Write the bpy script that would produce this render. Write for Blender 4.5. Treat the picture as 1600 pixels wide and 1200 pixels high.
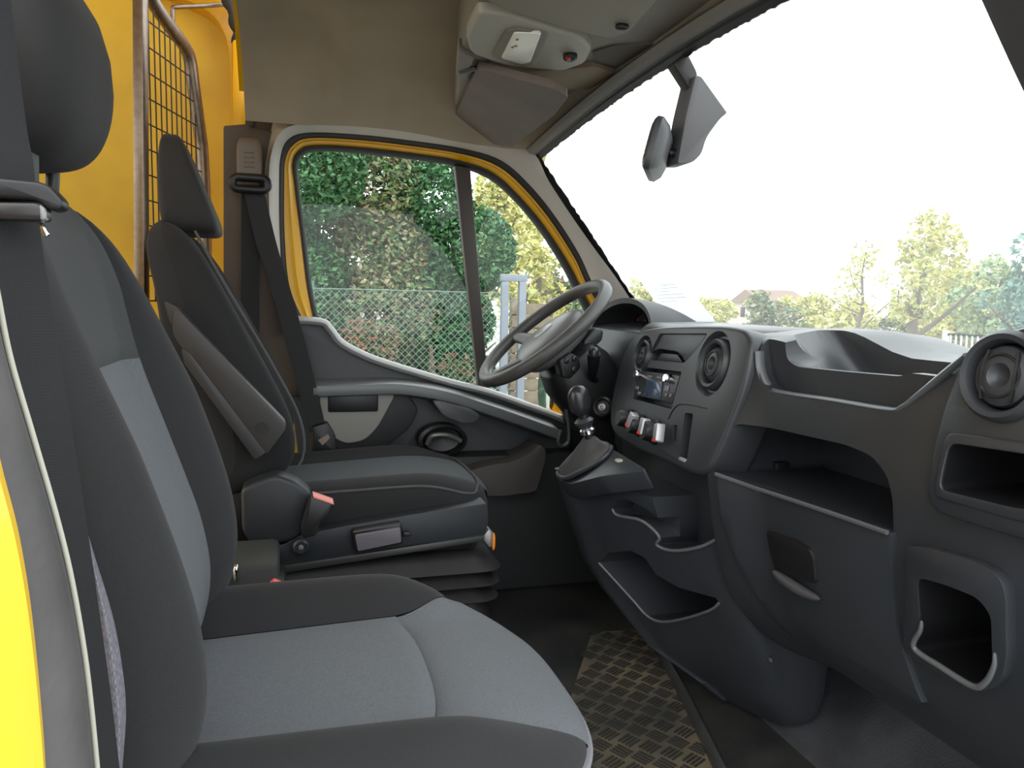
import bpy, bmesh, math, random
from mathutils import Vector, Matrix, noise
for o in list(bpy.data.objects): bpy.data.objects.remove(o, do_unlink=True)
scn = bpy.context.scene
COL = scn.collection
PI = math.pi
# ------------------------------------------------------------------ camera
# world: x = forward in the van, y = across the cab (driver side positive), z = up from the cab floor
FPX = 1200.0
YAW, PITCH, ROLL = (math.radians(a) for a in (16.3, 6.0, 1.2))
CAMP = Vector((0, 0, .85))
CF = Vector((math.sin(YAW)*math.cos(PITCH), math.cos(YAW)*math.cos(PITCH), -math.sin(PITCH)))
_r0 = Vector((math.cos(YAW), -math.sin(YAW), 0)); _u0 = _r0.cross(CF)
CR = _r0*math.cos(ROLL)+_u0*math.sin(ROLL); CU = _u0*math.cos(ROLL)-_r0*math.sin(ROLL)
cam = bpy.data.cameras.new('camera'); camo = bpy.data.objects.new('camera', cam); COL.objects.link(camo)
cam.sensor_width = 36; cam.lens = FPX/1600*36; cam.clip_start = .02; cam.clip_end = 500
m = Matrix.Identity(4)
for i in range(3): m[i][0] = CR[i]; m[i][1] = CU[i]; m[i][2] = -CF[i]; m[i][3] = CAMP[i]
camo.matrix_world = m
scn.camera = camo
# ------------------------------------------------------------------ sky and exposure
w = bpy.data.worlds.new('overcast_sky'); scn.world = w; w.use_nodes = True
nt = w.node_tree; bgn = nt.nodes['Background']
bgn.inputs[0].default_value = (.93, .97, 1.0, 1); bgn.inputs[1].default_value = 2.8
scn.view_settings.view_transform = 'Standard'; scn.view_settings.look = 'None'
scn.view_settings.gamma = 1; scn.view_settings.use_curve_mapping = False
scn.view_settings.exposure = 0.12
# weak, very soft sun behind the clouds
sl = bpy.data.lights.new('veiled_sun', 'SUN'); sl.energy = .8; sl.angle = math.radians(40); sl.color = (1, .97, .9)
so = bpy.data.objects.new('veiled_sun', sl); COL.objects.link(so)
so.rotation_euler = Vector((.35, .75, -.75)).to_track_quat('-Z', 'Y').to_euler()

# ------------------------------------------------------------------ measuring helpers
def ray(u, v): return CF+CR*((u-800)/FPX)+CU*((600-v)/FPX)
def at(u, v, x=None, y=None, z=None, pl=None):
    d = ray(u, v)
    if pl: t = (pl[0]-CAMP).dot(pl[1])/d.dot(pl[1])
    elif x is not None: t = (x-CAMP.x)/d.x
    elif y is not None: t = (y-CAMP.y)/d.y
    else: t = (z-CAMP.z)/d.z
    return CAMP+d*t
# ------------------------------------------------------------------ materials
MATS = {}
def mat(name, col, rough=.6, metal=0, bump=0, bscale=400, var=0, vscale=30, col2=None, spec=.5, coat=0, sheen=0, weave=0):
    if name in MATS: return MATS[name]
    m = bpy.data.materials.new(name); m.use_nodes = True; MATS[name] = m
    n = m.node_tree.nodes; l = m.node_tree.links; b = n['Principled BSDF']
    b.inputs['Base Color'].default_value = (*col, 1); b.inputs['Roughness'].default_value = rough
    b.inputs['Metallic'].default_value = metal; b.inputs['Specular IOR Level'].default_value = spec
    b.inputs['Coat Weight'].default_value = coat; b.inputs['Sheen Weight'].default_value = sheen
    tc = n.new('ShaderNodeTexCoord')
    if var or col2:
        nz = n.new('ShaderNodeTexNoise'); nz.inputs['Scale'].default_value = vscale; nz.inputs['Detail'].default_value = 5
        l.new(tc.outputs['Object'], nz.inputs['Vector'])
        mx = n.new('ShaderNodeMixRGB'); rp = n.new('ShaderNodeValToRGB')
        rp.color_ramp.elements[0].position = .35; rp.color_ramp.elements[1].position = .68
        l.new(nz.outputs['Fac'], rp.inputs[0]); l.new(rp.outputs[0], mx.inputs[0])
        c2 = col2 or tuple(max(0, c*(1-var)) for c in col)
        mx.inputs[1].default_value = (*col, 1); mx.inputs[2].default_value = (*c2, 1)
        l.new(mx.outputs[0], b.inputs['Base Color'])
        src = mx
    else: src = None
    if weave:
        # woven cloth: two crossed fine waves give the thread colour and relief
        wv = []
        for ax in ('X', 'Z'):
            mp = n.new('ShaderNodeMapping'); mp.inputs['Rotation'].default_value = (.5, .3, .7 if ax == 'X' else 2.2)
            l.new(tc.outputs['Object'], mp.inputs[0])
            wt = n.new('ShaderNodeTexWave'); wt.inputs['Scale'].default_value = weave; wt.inputs['Distortion'].default_value = .6
            l.new(mp.outputs[0], wt.inputs[0]); wv.append(wt)
        mu = n.new('ShaderNodeMath'); mu.operation = 'MULTIPLY'
        l.new(wv[0].outputs['Fac'], mu.inputs[0]); l.new(wv[1].outputs['Fac'], mu.inputs[1])
        ad = n.new('ShaderNodeMixRGB'); ad.inputs[1].default_value = (*[c*.82 for c in col], 1); ad.inputs[2].default_value = (*[c*1.25 for c in col], 1)
        l.new(mu.outputs[0], ad.inputs[0])
        if src:
            m2 = n.new('ShaderNodeMixRGB'); m2.blend_type = 'MIX'; m2.inputs[0].default_value = .5
            l.new(src.outputs[0], m2.inputs[1]); l.new(ad.outputs[0], m2.inputs[2]); ad = m2
        l.new(ad.outputs[0], b.inputs['Base Color'])
        bp = n.new('ShaderNodeBump'); bp.inputs['Strength'].default_value = .25; bp.inputs['Distance'].default_value = .0008
        l.new(mu.outputs[0], bp.inputs['Height']); l.new(bp.outputs[0], b.inputs['Normal'])
    elif bump:
        nb = n.new('ShaderNodeTexNoise'); nb.inputs['Scale'].default_value = bscale; nb.inputs['Detail'].default_value = 3
        l.new(tc.outputs['Object'], nb.inputs['Vector'])
        bp = n.new('ShaderNodeBump'); bp.inputs['Strength'].default_value = bump; bp.inputs['Distance'].default_value = .002
        l.new(nb.outputs['Fac'], bp.inputs['Height']); l.new(bp.outputs[0], b.inputs['Normal'])
    return m
M_PLA = mat('dash_plastic', (0.0283, 0.0313, 0.0366), .36, bump=.12, bscale=500, var=.15, vscale=9)
M_PLB = mat('black_plastic', (0.0087, 0.0087, 0.0098), .42, bump=.06)
M_PLS = mat('slate_plastic', (0.0170, 0.0204, 0.0253), .5, bump=.08, var=.15, vscale=12)
M_PLG = mat('smooth_stack_plastic', (0.0319, 0.0342, 0.0389), .4, bump=.05, bscale=600)
M_PLL = mat('light_grey_plastic', (.32, .32, .31), .6, bump=.05)
M_WARM = mat('warm_grey_plastic', (0.0866, 0.0785, 0.0677), .6, bump=.1, var=.12, vscale=8)
M_RUB = mat('rubber', (.018, .018, .019), .7, bump=.1, bscale=150)
M_SEAL = mat('seal_rubber', (.085, .08, .08), .62, bump=.25, bscale=160, var=.3, vscale=14)
M_YEL = mat('yellow_paint', (.86, .52, .008), .28, coat=.6, var=.06, vscale=3)
M_YELD = mat('yellow_cargo_panel', (.76, .49, .026), .55, col2=(.64, .39, .026), vscale=6, bump=.1, bscale=20)
M_YELO = mat('orange_yellow_paint', (.78, .40, .006), .35, var=.12, vscale=8)
M_HEAD = mat('headliner_cloth', (0.3255, 0.2730, 0.1995), .95, bump=.2, bscale=500, var=.18, vscale=6)
M_TRIM = mat('pale_pillar_trim', (.46, .43, .39), .6, bump=.1, bscale=400, var=.06, vscale=6)
M_BRN = mat('brown_pillar_trim', (0.0866, 0.0622, 0.0433), .65, bump=.1, var=.12, vscale=10)
M_OVH = mat('overhead_plastic', (0.2040, 0.1844, 0.1491), .6, bump=.1, bscale=500, var=.12, vscale=5)
M_OVT = mat('overhead_tan_plastic', (0.1970, 0.1439, 0.0871), .6, bump=.1, bscale=500)
M_VIS = mat('sun_visor_vinyl', (.125, .100, .085), .6, bump=.15, bscale=300, var=.2, vscale=10)
M_FABD = mat('dark_seat_cloth', (0.0143, 0.0143, 0.0157), .9, sheen=.06, weave=700, var=.55, vscale=600)
M_FABG = mat('grey_seat_cloth', (0.1265, 0.1380, 0.1518), .9, sheen=.05, weave=700, var=.55, vscale=600)
M_FABM = mat('mid_grey_seat_cloth', (0.0506, 0.0524, 0.0560), .9, sheen=.05, weave=700, var=.55, vscale=600)
M_FABT = mat('twill_side_cloth', (.22, .21, .25), .9, weave=450, col2=(.05, .05, .06), vscale=260)
M_VINYL = mat('black_headrest_cloth', (0.0121, 0.0114, 0.0118), .75, bump=.1, bscale=300, sheen=.04)
M_WEB = mat('belt_webbing', (0.0071, 0.0078, 0.0097), .75, weave=380)
M_STEEL = mat('worn_steel', (.26, .21, .17), .38, metal=.8, col2=(.20, .16, .12), vscale=60)
M_WIRE = mat('dark_wire', (.05, .04, .03), .6, metal=.3)
M_CHR = mat('chrome', (.8, .8, .82), .12, metal=1)
M_RED = mat('red_plastic', (.75, .02, .015), .4)
M_PINK = mat('faded_red_button', (.85, .30, .26), .5)
M_WHITE = mat('white_paper', (.9, .92, .95), .7)
_n = M_WHITE.node_tree.nodes; _l = M_WHITE.node_tree.links; _t = _n.new('ShaderNodeBsdfTranslucent'); _m = _n.new('ShaderNodeMixShader')
_t.inputs[0].default_value = (.9, .92, .95, 1); _m.inputs[0].default_value = .85
_l.new(_n['Principled BSDF'].outputs[0], _m.inputs[1]); _l.new(_t.outputs[0], _m.inputs[2]); _l.new(_m.outputs[0], _n['Material Output'].inputs[0])
M_MAT = mat('floor_rubber', (0.0224, 0.0238, 0.0245), .42, bump=.3, bscale=90, col2=(.06, .06, .055), vscale=7)
M_TREAD = mat('dusty_tread_rubber', (.15, .12, .075), .7, bump=.3, bscale=200, col2=(.028, .034, .034), vscale=5.5)
M_BARS = mat('tread_bar_rubber', (.03, .029, .026), .5, bump=.1)
M_CARPET = mat('footwell_rubber', (.028, .028, .031), .5, bump=.6, bscale=320, col2=(.06, .062, .068), vscale=10)
M_GREYBOX = mat('seat_box_plastic', (0.0406, 0.0433, 0.0422), .7, bump=.15)
M_SCREEN = mat('radio_screen', (.06, .09, .15), .15)
M_LENS = mat('lamp_lens', (.85, .83, .76), .25)
M_AMB = mat('amber_reflector', (.8, .25, .03), .3)
M_FLAPM = mat('gaiter_vinyl', (.045, .045, .045), .5, bump=.2, bscale=120)

def glass(name, tint=(1, 1, 1), base=.03, rough=0.0, dust_haze=0.0):
    """thin pane: clear, with a mirror reflection that grows towards grazing angles, and a milky film for grime and flare haze"""
    m = bpy.data.materials.new(name); m.use_nodes = True; n = m.node_tree.nodes; l = m.node_tree.links; n.clear()
    o = n.new('ShaderNodeOutputMaterial'); mx = n.new('ShaderNodeMixShader'); t = n.new('ShaderNodeBsdfTransparent'); g = n.new('ShaderNodeBsdfGlossy')
    t.inputs[0].default_value = (*tint, 1); g.inputs['Roughness'].default_value = rough
    lw = n.new('ShaderNodeLayerWeight'); lw.inputs[0].default_value = .5
    pw = n.new('ShaderNodeMath'); pw.operation = 'POWER'; pw.inputs[1].default_value = 5
    ma = n.new('ShaderNodeMath'); ma.operation = 'MULTIPLY_ADD'; ma.inputs[1].default_value = .9; ma.inputs[2].default_value = base
    l.new(lw.outputs['Facing'], pw.inputs[0]); l.new(pw.outputs[0], ma.inputs[0])
    l.new(ma.outputs[0], mx.inputs[0]); l.new(t.outputs[0], mx.inputs[1]); l.new(g.outputs[0], mx.inputs[2])
    if dust_haze:
        tr = n.new('ShaderNodeBsdfTranslucent'); tr.inputs[0].default_value = (.9, .9, .9, 1)
        m2 = n.new('ShaderNodeMixShader'); m2.inputs[0].default_value = dust_haze  # veil stands for grime and for haze painted into the glass
        l.new(mx.outputs[0], m2.inputs[1]); l.new(tr.outputs[0], m2.inputs[2]); mx = m2
    l.new(mx.outputs[0], o.inputs[0])
    return m
M_GLASS = glass('window_glass', (.97, .985, .97), .016)

# ------------------------------------------------------------------ object helpers
def tag(o, label=None, cat=None, group=None, kind=None):
    if label: o['label'] = label
    if cat: o['category'] = cat
    if group: o['group'] = group
    if kind: o['kind'] = kind
    return o
def thing(name, loc, label=None, cat=None, group=None, kind=None):
    o = bpy.data.objects.new(name, None); COL.objects.link(o); o.location = loc; o.empty_display_size = .05
    return tag(o, label, cat, group, kind)
def root_loc(p):
    v = Vector((0, 0, 0))
    while p: v += p.location; p = p.parent
    return v
def link(name, me, m, parent=None, smooth=True, ang=35):
    o = bpy.data.objects.new(name, me); COL.objects.link(o)
    if m and not me.materials: me.materials.append(m)
    if smooth:
        me.shade_smooth()
        if ang: me.set_sharp_from_angle(angle=math.radians(ang))
    if parent:
        o.parent = parent; o.location = -root_loc(parent)
    return o
def mesh(name, vs, fs, m=None, parent=None, smooth=True, ang=35, bevel=0, bseg=2, recalc=True, label=None):
    me = bpy.data.meshes.new(name); me.from_pydata([tuple(v) for v in vs], [], fs)
    if recalc or bevel:
        bm = bmesh.new(); bm.from_mesh(me)
        bmesh.ops.remove_doubles(bm, verts=bm.verts, dist=1e-6)
        if recalc: bmesh.ops.recalc_face_normals(bm, faces=bm.faces)
        if bevel: do_bevel(bm, bevel, bseg)
        bm.to_mesh(me); bm.free()
    o = link(name, me, m, parent, smooth, ang)
    if label: o['label'] = label
    return o
def do_bevel(bm, w, seg=2, amin=28):
    es = [e for e in bm.edges if len(e.link_faces) == 2 and e.calc_face_angle(0) > math.radians(amin)]
    if es: bmesh.ops.bevel(bm, geom=es, offset=w, segments=seg, affect='EDGES', profile=.5, clamp_overlap=True)
def cr(pts, n=6, closed=False):
    """Catmull-Rom through points"""
    pts = [Vector(p) for p in pts]; N = len(pts); out = []
    rng = N if closed else N-1
    for i in range(rng):
        if closed: a, b, c, d = pts[i-1], pts[i], pts[(i+1) % N], pts[(i+2) % N]
        else: a, b, c, d = pts[max(i-1, 0)], pts[i], pts[i+1], pts[min(i+2, N-1)]
        for k in range(n):
            t = k/n
            out.append(.5*((2*b)+(c-a)*t+(2*a-5*b+4*c-d)*t*t+(3*b-a-3*c+d)*t**3))
    if not closed: out.append(pts[-1])
    return out
def tube_geo(path, r, seg=8, closed=False, vs=None, fs=None, flat=None, up=None):
    """round (or elliptical when flat=(ra, rb)) tube along a path; r may be a list"""
    vs = [] if vs is None else vs; fs = [] if fs is None else fs
    path = [Vector(p) for p in path]; N = len(path); base = len(vs); pn = None
    for i, p in enumerate(path):
        if closed: t = path[(i+1) % N]-path[i-1]
        else: t = path[min(i+1, N-1)]-path[max(i-1, 0)]
        t.normalize()
        if up is not None: nn = Vector(up)-t*t.dot(Vector(up))
        elif pn is None: nn = t.orthogonal()
        else: nn = pn-t*t.dot(pn)
        nn.normalize(); pn = nn; bb = t.cross(nn)
        rr = r[i] if isinstance(r, (list, tuple)) else r
        for k in range(seg):
            a = 2*PI*k/seg
            ra, rb = (flat[0], flat[1]) if flat else (rr, rr)
            vs.append(p+nn*math.cos(a)*ra+bb*math.sin(a)*rb)
    for i in range(N if closed else N-1):
        for k in range(seg):
            a = base+i*seg; b = base+((i+1) % N)*seg
            fs.append((a+k, a+(k+1) % seg, b+(k+1) % seg, b+k))
    if not closed:
        fs.append(tuple(base+k for k in range(seg))[::-1]); fs.append(tuple(base+(N-1)*seg+k for k in range(seg)))
    return vs, fs
def tube(name, path, r, m, parent=None, seg=8, closed=False, flat=None, up=None, label=None, ang=50):
    vs, fs = tube_geo(path, r, seg, closed, flat=flat, up=up)
    return mesh(name, vs, fs, m, parent, ang=ang, label=label)
def loft(name, rings, m, parent=None, closed=True, caps=True, ang=35, bevel=0, label=None, bseg=2):
    vs = []; fs = []; n = len(rings[0])
    for r in rings: vs += list(r)
    for i in range(len(rings)-1):
        for k in range(n if closed else n-1):
            a = i*n; b = a+n
            fs.append((a+k, a+(k+1) % n, b+(k+1) % n, b+k))
    if caps and closed:
        fs.append(tuple(range(n))[::-1]); fs.append(tuple((len(rings)-1)*n+k for k in range(n)))
    return mesh(name, vs, fs, m, parent, ang=ang, bevel=bevel, label=label, bseg=bseg)
def prism(name, pts, d, m, parent=None, bevel=0, ang=35, label=None, bseg=2):
    """outline of 3D points extruded by vector d"""
    pts = [Vector(p) for p in pts]; d = Vector(d); n = len(pts)
    vs = pts+[p+d for p in pts]
    fs = [tuple(range(n))[::-1], tuple(range(n, 2*n))]+[(k, (k+1) % n, n+(k+1) % n, n+k) for k in range(n)]
    return mesh(name, vs, fs, m, parent, ang=ang, bevel=bevel, label=label, bseg=bseg)
def box(name, c, s, m, parent=None, bevel=0, rot=None, label=None, bseg=2):
    c = Vector(c); vs = []
    for x in (-.5, .5):
        for y in (-.5, .5):
            for z in (-.5, .5):
                p = Vector((x*s[0], y*s[1], z*s[2]))
                if rot is not None: p = rot @ p
                vs.append(c+p)
    fs = [(0, 1, 3, 2), (4, 6, 7, 5), (0, 4, 5, 1), (2, 3, 7, 6), (0, 2, 6, 4), (1, 5, 7, 3)]
    return mesh(name, vs, fs, m, parent, bevel=bevel, label=label, bseg=bseg)
def frame(n, up=(0, 0, 1)):
    n = Vector(n).normalized(); u = Vector(up); u = (u-n*n.dot(u)).normalized(); r = u.cross(n)
    return r, u, n
def lathe(name, c, axis, prof, m, parent=None, seg=24, up=(0, 0, 1), ang=35, sx=1, sy=1, label=None):
    """profile [(radius, height along axis)]"""
    r, u, n = frame(axis, up); c = Vector(c); vs = []; fs = []
    for (ra, h) in prof:
        for k in range(seg):
            a = 2*PI*k/seg
            vs.append(c+r*math.cos(a)*max(ra, 1e-5)*sx+u*math.sin(a)*max(ra, 1e-5)*sy+n*h)
    for i in range(len(prof)-1):
        for k in range(seg):
            a = i*seg; b = a+seg
            fs.append((a+k, a+(k+1) % seg, b+(k+1) % seg, b+k))
    fs.append(tuple(range(seg))[::-1]); fs.append(tuple((len(prof)-1)*seg+k for k in range(seg)))
    return mesh(name, vs, fs, m, parent, ang=ang, label=label)
def rrect(c, r, u, w, h, rad, n=5):
    """rounded rectangle outline of 3D points"""
    c = Vector(c); out = []; rad = min(rad, w/2-1e-4, h/2-1e-4)
    for (sx, sy, a0) in ((1, 1, 0), (-1, 1, 90), (-1, -1, 180), (1, -1, 270)):
        for k in range(n+1):
            a = math.radians(a0+90*k/n)
            out.append(c+r*(sx*(w/2-rad)+rad*math.cos(a))+u*(sy*(h/2-rad)+rad*math.sin(a)))
    return out
def roundpoly(pts, rad, n=5):
    """round the corners of a polygon of 3D points (rad may be a list)"""
    pts = [Vector(p) for p in pts]; N = len(pts); out = []
    for i in range(N):
        p = pts[i]; a = pts[i-1]-p; b = pts[(i+1) % N]-p
        rr = rad[i] if isinstance(rad, (list, tuple)) else rad
        k = min(rr, a.length*.48, b.length*.48)
        if k <= 0: out.append(p); continue
        A = p+a.normalized()*k; B = p+b.normalized()*k
        for j in range(n+1):
            t = j/n; out.append(A*(1-t)**2+p*2*t*(1-t)+B*t*t)
    return out
def boolean(o, cutters, op='DIFFERENCE', bevel=0, ang=35, bseg=2):
    for c in cutters:
        md = o.modifiers.new('b', 'BOOLEAN'); md.operation = op; md.solver = 'EXACT'; md.object = c
    bpy.context.view_layer.update()
    dg = bpy.context.evaluated_depsgraph_get()
    me = bpy.data.meshes.new_from_object(o.evaluated_get(dg))
    old = o.data; o.modifiers.clear(); o.data = me; bpy.data.meshes.remove(old)
    for c in cutters: bpy.data.objects.remove(c, do_unlink=True)
    if bevel:
        md = o.modifiers.new('bevel', 'BEVEL'); md.width = bevel; md.segments = bseg; md.limit_method = 'ANGLE'; md.angle_limit = math.radians(38); md.harden_normals = False
    me.shade_smooth(); me.set_sharp_from_angle(angle=math.radians(ang))
    return o
def superell(name, c, s, m, parent=None, e1=.5, e2=.5, nu=32, nv=20, rot=None, warp=None, ang=60, label=None):
    def sp(v, e): return math.copysign(abs(v)**e, v)
    vs = []; fs = []; c = Vector(c)
    for j in range(nv+1):
        ph = -PI/2+PI*j/nv
        for i in range(nu):
            th = 2*PI*i/nu
            p = Vector((s[0]*sp(math.cos(ph), e1)*sp(math.cos(th), e2), s[1]*sp(math.cos(ph), e1)*sp(math.sin(th), e2), s[2]*sp(math.sin(ph), e1)))
            if warp: p = warp(p)
            if rot is not None: p = rot @ p
            vs.append(c+p)
    for j in range(nv):
        for i in range(nu):
            fs.append((j*nu+i, j*nu+(i+1) % nu, (j+1)*nu+(i+1) % nu, (j+1)*nu+i))
    return mesh(name, vs, fs, m, parent, ang=ang, label=label)
def sstep(a, b, x):
    t = max(0, min(1, (x-a)/(b-a))); return t*t*(3-2*t)
def lerp(a, b, t): return a+(b-a)*t
def interp(tab, x):
    """smooth curve through a table (cubic Hermite with finite-difference slopes)"""
    n = len(tab)
    if x <= tab[0][0]: return tab[0][1]
    if x >= tab[-1][0]: return tab[-1][1]
    for i in range(n-1):
        if x <= tab[i+1][0]: break
    def sl(k):
        if k == 0: return (tab[1][1]-tab[0][1])/(tab[1][0]-tab[0][0])
        if k == n-1: return (tab[-1][1]-tab[-2][1])/(tab[-1][0]-tab[-2][0])
        return (tab[k+1][1]-tab[k-1][1])/(tab[k+1][0]-tab[k-1][0])
    h = tab[i+1][0]-tab[i][0]; t = (x-tab[i][0])/h
    return (2*t**3-3*t*t+1)*tab[i][1]+(t**3-2*t*t+t)*h*sl(i)+(-2*t**3+3*t*t)*tab[i+1][1]+(t**3-t*t)*h*sl(i+1)
# ================================================================== SETTING: the van's cab shell
def ppts(l, **k): return [at(u, v, **k) for u, v in l]
# ---- loops round the driver's window, traced on the door plane
G = [(500, 506), (488, 450), (478, 370), (468, 290), (466, 258), (474, 242), (495, 235), (560, 238), (640, 247), (715, 259), (765, 278), (805, 312), (845, 360), (880, 415), (900, 455), (925, 505), (960, 580)]
RB = [(492, 508), (480, 450), (470, 370), (460, 290), (457, 255), (466, 236), (490, 227), (560, 230), (640, 239), (718, 251), (770, 270), (811, 306), (851, 354), (887, 409), (908, 450), (934, 500), (970, 575)]
YO = [(478, 508), (453, 450), (445, 370), (444, 290), (446, 250), (458, 227), (485, 216), (560, 219), (640, 228), (722, 241), (778, 260), (821, 297), (861, 346), (897, 402), (917, 445), (945, 495), (980, 570)]
SO = [(470, 510), (444, 450), (437, 370), (436, 290), (438, 245), (450, 217), (482, 206), (560, 209), (640, 218), (725, 231), (785, 250), (830, 289), (871, 340), (907, 397), (927, 440), (955, 490), (990, 565)]
TO = [(455, 520), (430, 450), (423, 370), (420, 290), (424, 240), (440, 205), (478, 193), (560, 195), (640, 204), (735, 222), (825, 232), (858, 284), (890, 333), (928, 387), (960, 430), (992, 478), (1045, 560)]
def strip(name, A, B, yA, yB, m, parent, bulge=0, thick=.02, ridge=None):
    a = cr(ppts(A, y=yA), 5); b = cr(ppts(B, y=yB), 5); rings = []
    for p, q in zip(a, b):
        ring = []
        for k in range(7):
            t = k/6; c = p.lerp(q, t)
            c.y -= bulge*math.sin(PI*t)
            if ridge: c.y -= ridge*math.exp(-((t-.5)/.16)**2)
            ring.append(c)
        ring += [q+Vector((0, thick, 0)), p+Vector((0, thick, 0))]
        rings.append(ring)
    return loft(name, rings, m, parent)
door = thing('door_1', (.45, 2.25, .3), 'closed driver door with yellow window frame and dark trim panel', kind='structure')
strip('window_seal', G, RB, 2.265, 2.25, M_RUB, door, bulge=.006)
strip('door_frame', RB, YO, 2.252, 2.235, M_YELO, door, bulge=.004, ridge=.006, thick=.06)
strip('outer_seal', YO, SO, 2.235, 2.21, M_RUB, door, bulge=.008)
# glass panes
gl = cr(ppts(G, y=2.268), 4)
dv_t, dv_b = at(724, 262, y=2.268), at(755, 608, y=2.268)
low = [at(970, 660, y=2.268), at(870, 650, y=2.268), at(760, 612, y=2.268), at(700, 598, y=2.268), at(600, 568, y=2.268), at(530, 535, y=2.268)]
def side(p): return (p.x-dv_t.x)*(dv_b.z-dv_t.z)-(p.z-dv_t.z)*(dv_b.x-dv_t.x)
sgn = side(gl[0])
rear = [p for p in gl if side(p)*sgn > 0]; frnt = [p for p in gl if side(p)*sgn <= 0]
prism('window_pane', [low[-1]]+rear+[dv_t, dv_b]+low[3:5], (0, .004, 0), M_GLASS, door)
prism('window_pane', frnt+[low[0], low[1], dv_b, dv_t], (0, .004, 0), M_GLASS, door)
prism('window_divider', [at(711, 258, y=2.25), at(735, 262, y=2.25), at(764, 612, y=2.25), at(748, 608, y=2.25)], (0, .03, 0), mat('divider_bar', (.045, .035, .03), .6), door, bevel=.004)
# trim panel of the door
T = [(440, 500), (500, 504), (515, 515), (532, 536), (560, 552), (600, 568), (700, 598), (760, 613), (815, 632), (870, 652), (960, 690)]
tp = cr(ppts(T, y=2.20), 4)
pan = tp+[Vector((1.1, 2.20, .15)), Vector((.05, 2.2, .15))]
prism('trim_panel', pan, (0, .08, 0), mat('door_trim_plastic', (.055, .058, .062), .55, bump=.15), door, bevel=.006)
# sill rail, colour lightened to paint in its sky-lit edge
rail = cr([at(u, v-1, y=2.20) for u, v in T], 4)
tube('sill_rail', rail, .011, mat('skylit_sill_edge', (.42, .42, .42), .32, bump=.1), door, flat=(.012, .030), up=(0, 0, 1))
# lower arm ledge
L1 = [(486, 603), (560, 601), (628, 600), (700, 612), (770, 634), (830, 655), (875, 672)]
L2 = [(486, 592), (560, 590), (628, 590), (700, 600), (770, 621), (830, 640), (875, 655)]
a = cr(ppts(L1, y=2.10), 4); b = cr(ppts(L2, y=2.2), 4)
loft('arm_ledge', [[p, Vector((p.x, 2.2, q.z)), Vector((p.x, 2.2, p.z-.045)), Vector((p.x, p.y, p.z-.03))] for p, q in zip(a, b)], mat('ledge_plastic', (.13, .14, .142), .38, bump=.08), door, bevel=.006)
lower = [at(u, v, y=2.13) for u, v in ((486, 606), (628, 604), (655, 640), (640, 670), (600, 700), (560, 720), (486, 720))]
prism('lower_panel', roundpoly(lower, .02), (0, .08, 0), mat('shaded_door_plastic', (.018, .019, .020), .6, bump=.15), door, bevel=.006)  # light falloff low in the cab is darkened into this colour
pk = [at(u, v, y=2.122) for u, v in ((500, 610), (614, 610), (616, 620), (590, 668), (570, 688), (540, 694), (515, 680), (500, 650))]
pkm = prism('storage_panel', roundpoly(pk, .02), (0, .03, 0), mat('storage_panel_grey', (.27, .26, .235), .7, bump=.1), door, bevel=.003)
box('panel_recess', at(552, 627, y=2.121), (.135, .012, .058), M_PLB, door, bevel=.005)
# pull handle and catch
gp = [at(u, v, y=2.07) for u, v in ((676, 627), (692, 628), (738, 640), (752, 650), (742, 660), (722, 661), (692, 649))]
prism('pull_grip', roundpoly(gp, .012), (0, .1, 0), mat('grip_plastic', (.07, .075, .078), .38), door, bevel=.008)
cup = at(692, 688, y=2.13)
lathe('catch_cup', cup, (0, -1, 0), [(.062, -.05), (.062, .002), (.052, .006), (.045, -.012), (.0, -.02)], M_PLB, door, sx=1.15, sy=.75)
tube('inner_catch', cr([at(668, 694, y=2.11), at(676, 681, y=2.10), at(700, 680, y=2.1), at(720, 689, y=2.11)], 5), .008, mat('satin_catch', (.2, .2, .2), .35, metal=.6), door)
# map pocket at the bottom front of the door
pp = [at(u, v, y=2.05) for u, v in ((700, 775), (735, 735), (765, 727), (800, 722), (830, 708), (845, 696), (853, 702), (852, 720), (838, 768), (790, 775))]
prism('map_pocket', roundpoly(pp, .012), (0, .12, 0), mat('pocket_plastic', (.06, .053, .048), .6, bump=.15), door, bevel=.01, bseg=3)
prism('lower_cladding', [Vector((x, 2.12, z)) for x, z in ((.0, .0), (.0, .40), (.35, .41), (.98, .41), (1.05, .0))], (0, .14, 0), mat('shaded_door_plastic', (.018, .019, .020), .6), door, bevel=.01)
# ---- body side round the door: B pillar, A pillar, cant rail
wl = thing('wall_left', (-.1, 2.25, .0), 'driver side body with headliner edge round the door opening', kind='structure')
strip('opening_trim', SO, TO, 2.20, 2.13, M_TRIM, wl, bulge=.012, thick=.1)
YC = 1.39                                       # middle of the cab
def mir(p): return Vector((p.x, 2*YC-p.y, p.z))
TO2 = [(u-(8 if k < 5 else 0), v-(0 if k < 5 else 55)) for k, (u, v) in enumerate(TO[:11])]
strip('cant_rail', TO[:11], TO2, 2.15, 2.2, M_HEAD, wl, thick=.05)
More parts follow.
